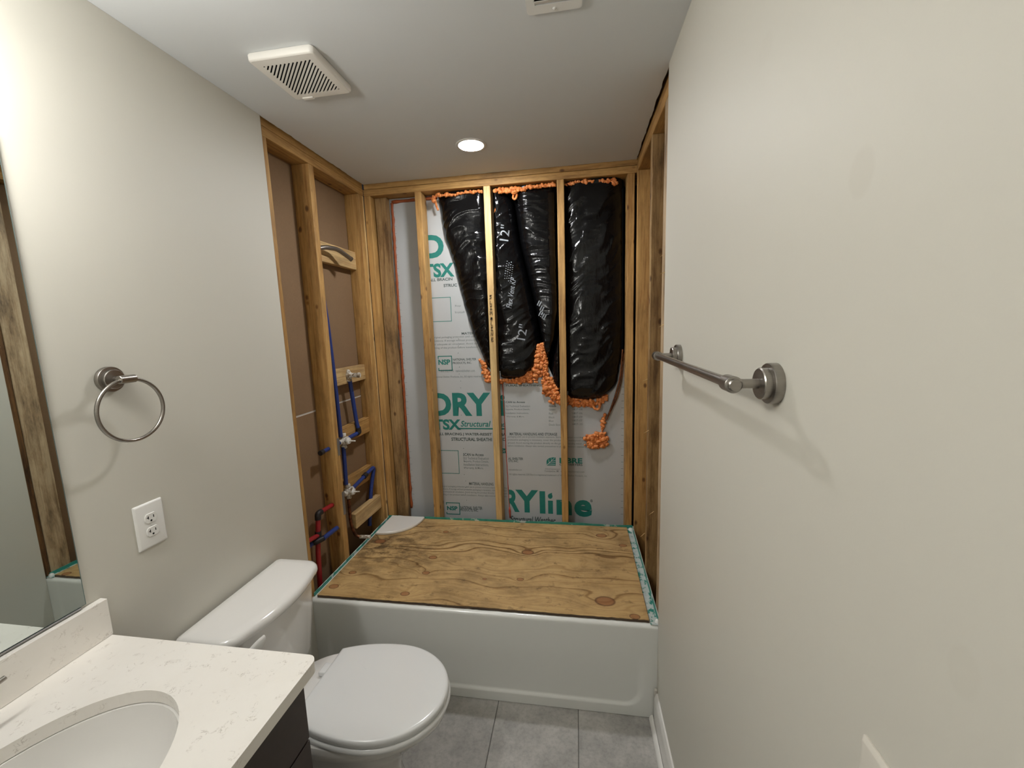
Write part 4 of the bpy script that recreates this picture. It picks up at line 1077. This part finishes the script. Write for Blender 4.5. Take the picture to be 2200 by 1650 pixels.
# light switch on the right wall, cut by the lower right corner of the view
switch_plastic = plain('greige_switch_plastic', srgb(212, 207, 196), .4)
sy, sz = -1.9235, 1.089
sw = empty('light_switch', (W, sy, sz-.064)); tag(sw, 'pale light switch plate at the lower right edge of the picture', 'switch')
obj('cover_plate', loft([[Vector((x, y, z)) for y, z in rrect(sy-.0395+i, sz-.0640+i, sy+.0395-i, sz+.0640-i, .003)] for i, x in ((.000, W-.0003), (.0, W-.0022), (.0035, W-.0055), (.005, W-.0060))]), switch_plastic, sw, smooth=25)
obj('rocker', box(W-.0095, sy-.0165, sz-.033, W-.0059, sy+.0165, sz+.033, bev=.0015), white_plastic, sw)

# exhaust fan cover with slots
fx0, fx1, fy0, fy1, ft = .222, .438, -1.115, -.892, .022
ef = empty('exhaust_fan', ((fx0+fx1)/2, (fy0+fy1)/2, H-ft)); tag(ef, 'cream exhaust fan cover with diagonal slots on the ceiling', 'fan')
cx_, cy_ = (fx0+fx1)/2, (fy0+fy1)/2; hs = .083; slots = []
dl = Vector((1, -1)).normalized(); dp = Vector((1, 1)).normalized(); ns = 23
for k in range(ns):
    off = (k-(ns-1)/2)*(hs*2*math.sqrt(2)*.965/ns)
    half = hs*math.sqrt(2)-abs(off)-.005
    if half < .003: half = .003
    c_ = Vector((cx_, cy_))+dp*off; w_ = .0023; sl_ = []
    for e, a0 in ((1, -90), (-1, 90)):
        for q_ in range(4):
            a = math.radians(a0+60*q_); sl_.append(tuple(c_+dl*(e*(half-w_))+dl*w_*math.cos(a)+dp*w_*math.sin(a)))
    slots.append(sl_)
ff = lambda u, v, w: Vector((u, v, H-ft-.003*math.cos((u-cx_)/(fx1-fx0)*math.pi)*math.cos((v-cy_)/(fy1-fy0)*math.pi)+w))
obj('grille', plate(rrect(fx0+.006, fy0+.006, fx1-.006, fy1-.006, .010), slots, ff, .0018), fan_plastic, ef)
obj('rim', loft([[Vector((x, y, z)) for x, y in rrect(fx0+i, fy0+i, fx1-i, fy1-i, .012)] for i, z in ((.002, H-.0005), (0, H-.004), (.001, H-ft+.004), (.0035, H-ft+.001), (.0062, H-ft+.0003))], cap0=False, cap1=False), fan_plastic, ef, smooth=40)
obj('dark_housing', box(fx0+.008, fy0+.008, H-.006, fx1-.008, fy1-.008, H-.001), dark_gap, ef)
obj('release_tab', box(fx0+.035, fy1-.016, H-ft-.0045, fx0+.075, fy1-.004, H-ft-.0005, bev=.001), fan_plastic, ef)

# supply register cut by the upper edge of the view
rg = empty('ceiling_register', (1.1415, -1.24, H-.012)); tag(rg, 'white ceiling air register at the top edge of the picture', 'vent')
gx0, gx1, gy0, gy1 = 1.069, 1.214, -1.40, -1.104
obj('frame', plate(rrect(gx0, gy0, gx1, gy1, .010), [rrect(gx0+.022, gy0+.028, gx1-.022, gy1-.030, .002)], lambda u, v, w: Vector((u, v, H-.0075+w)), .007), white_plastic, rg)
obj('duct_opening', box(gx0+.02, gy0+.02, H-.0012, gx1-.02, gy1-.02, H-.0004), dark_gap, rg)
for k in range(9):
    y = gy1-.040-k*.025
    bm = box(gx0+.0225, y-.011, H-.0090, gx1-.0225, y+.006, H-.0078)
    for v in bm.verts: v.co.z += (v.co.y-y)*.35
    obj('louver', bm, white_plastic, rg)
for y in (gy1-.013, gy0+.013):
    obj('screw', lathe([(.0045, 0), (.0042, .002), (.002, .003), (.0005, .003)], ((gx0+gx1)/2, y, H-.0075), (0, 0, -1), 12), white_plastic, rg, smooth=30)

# ================================================================== LAMPS
can = empty('recessed_light', (.7215, -.3609, H)); tag(can, 'lit round recessed ceiling light over the tub', 'light')
LC = (.7215, -.3609, H)
obj('trim_ring', lathe([(.070, .0003), (.070, .003), (.066, .005), (.058, .0045), (.057, .002)], LC, (0, 0, -1), 48), white_plastic, can, smooth=40)
obj('lens', lathe([(.0565, .0022), (.0560, .0035), (.040, .0062), (.0005, .0072)], LC, (0, 0, -1), 48), emit('lit_can_lens', CAN_COLOR, CAN_STRENGTH), can, smooth=60)

vl = empty('vanity_light', (.02, SY, 2.15)); tag(vl, 'three-shade vanity light on the wall over the mirror', 'light')
obj('back_plate', box(.0005, SY-.31, 2.185, .022, SY+.19, 2.265, bev=.004), nickel, vl)
glow = emit('lit_glass_shade', VANITY_COLOR, VANITY_STRENGTH)
for k in (-1, 0, 1):
    y = SY-.06+k*.17
    a_ = obj('arm', tube([(.020, y, 2.225), (.155, y, 2.225), (.170, y, 2.20)], .008, bend=.02), nickel, vl, smooth=60)
    obj('shade', lathe([(.030, 0), (.044, .006), (.050, .05), (.052, .125), (.046, .135), (.001, .137)], (.170, y, 2.205), (0, 0, -1), 32), glow, a_, smooth=60)
bpy.data.objects.remove(_fo, do_unlink=True)
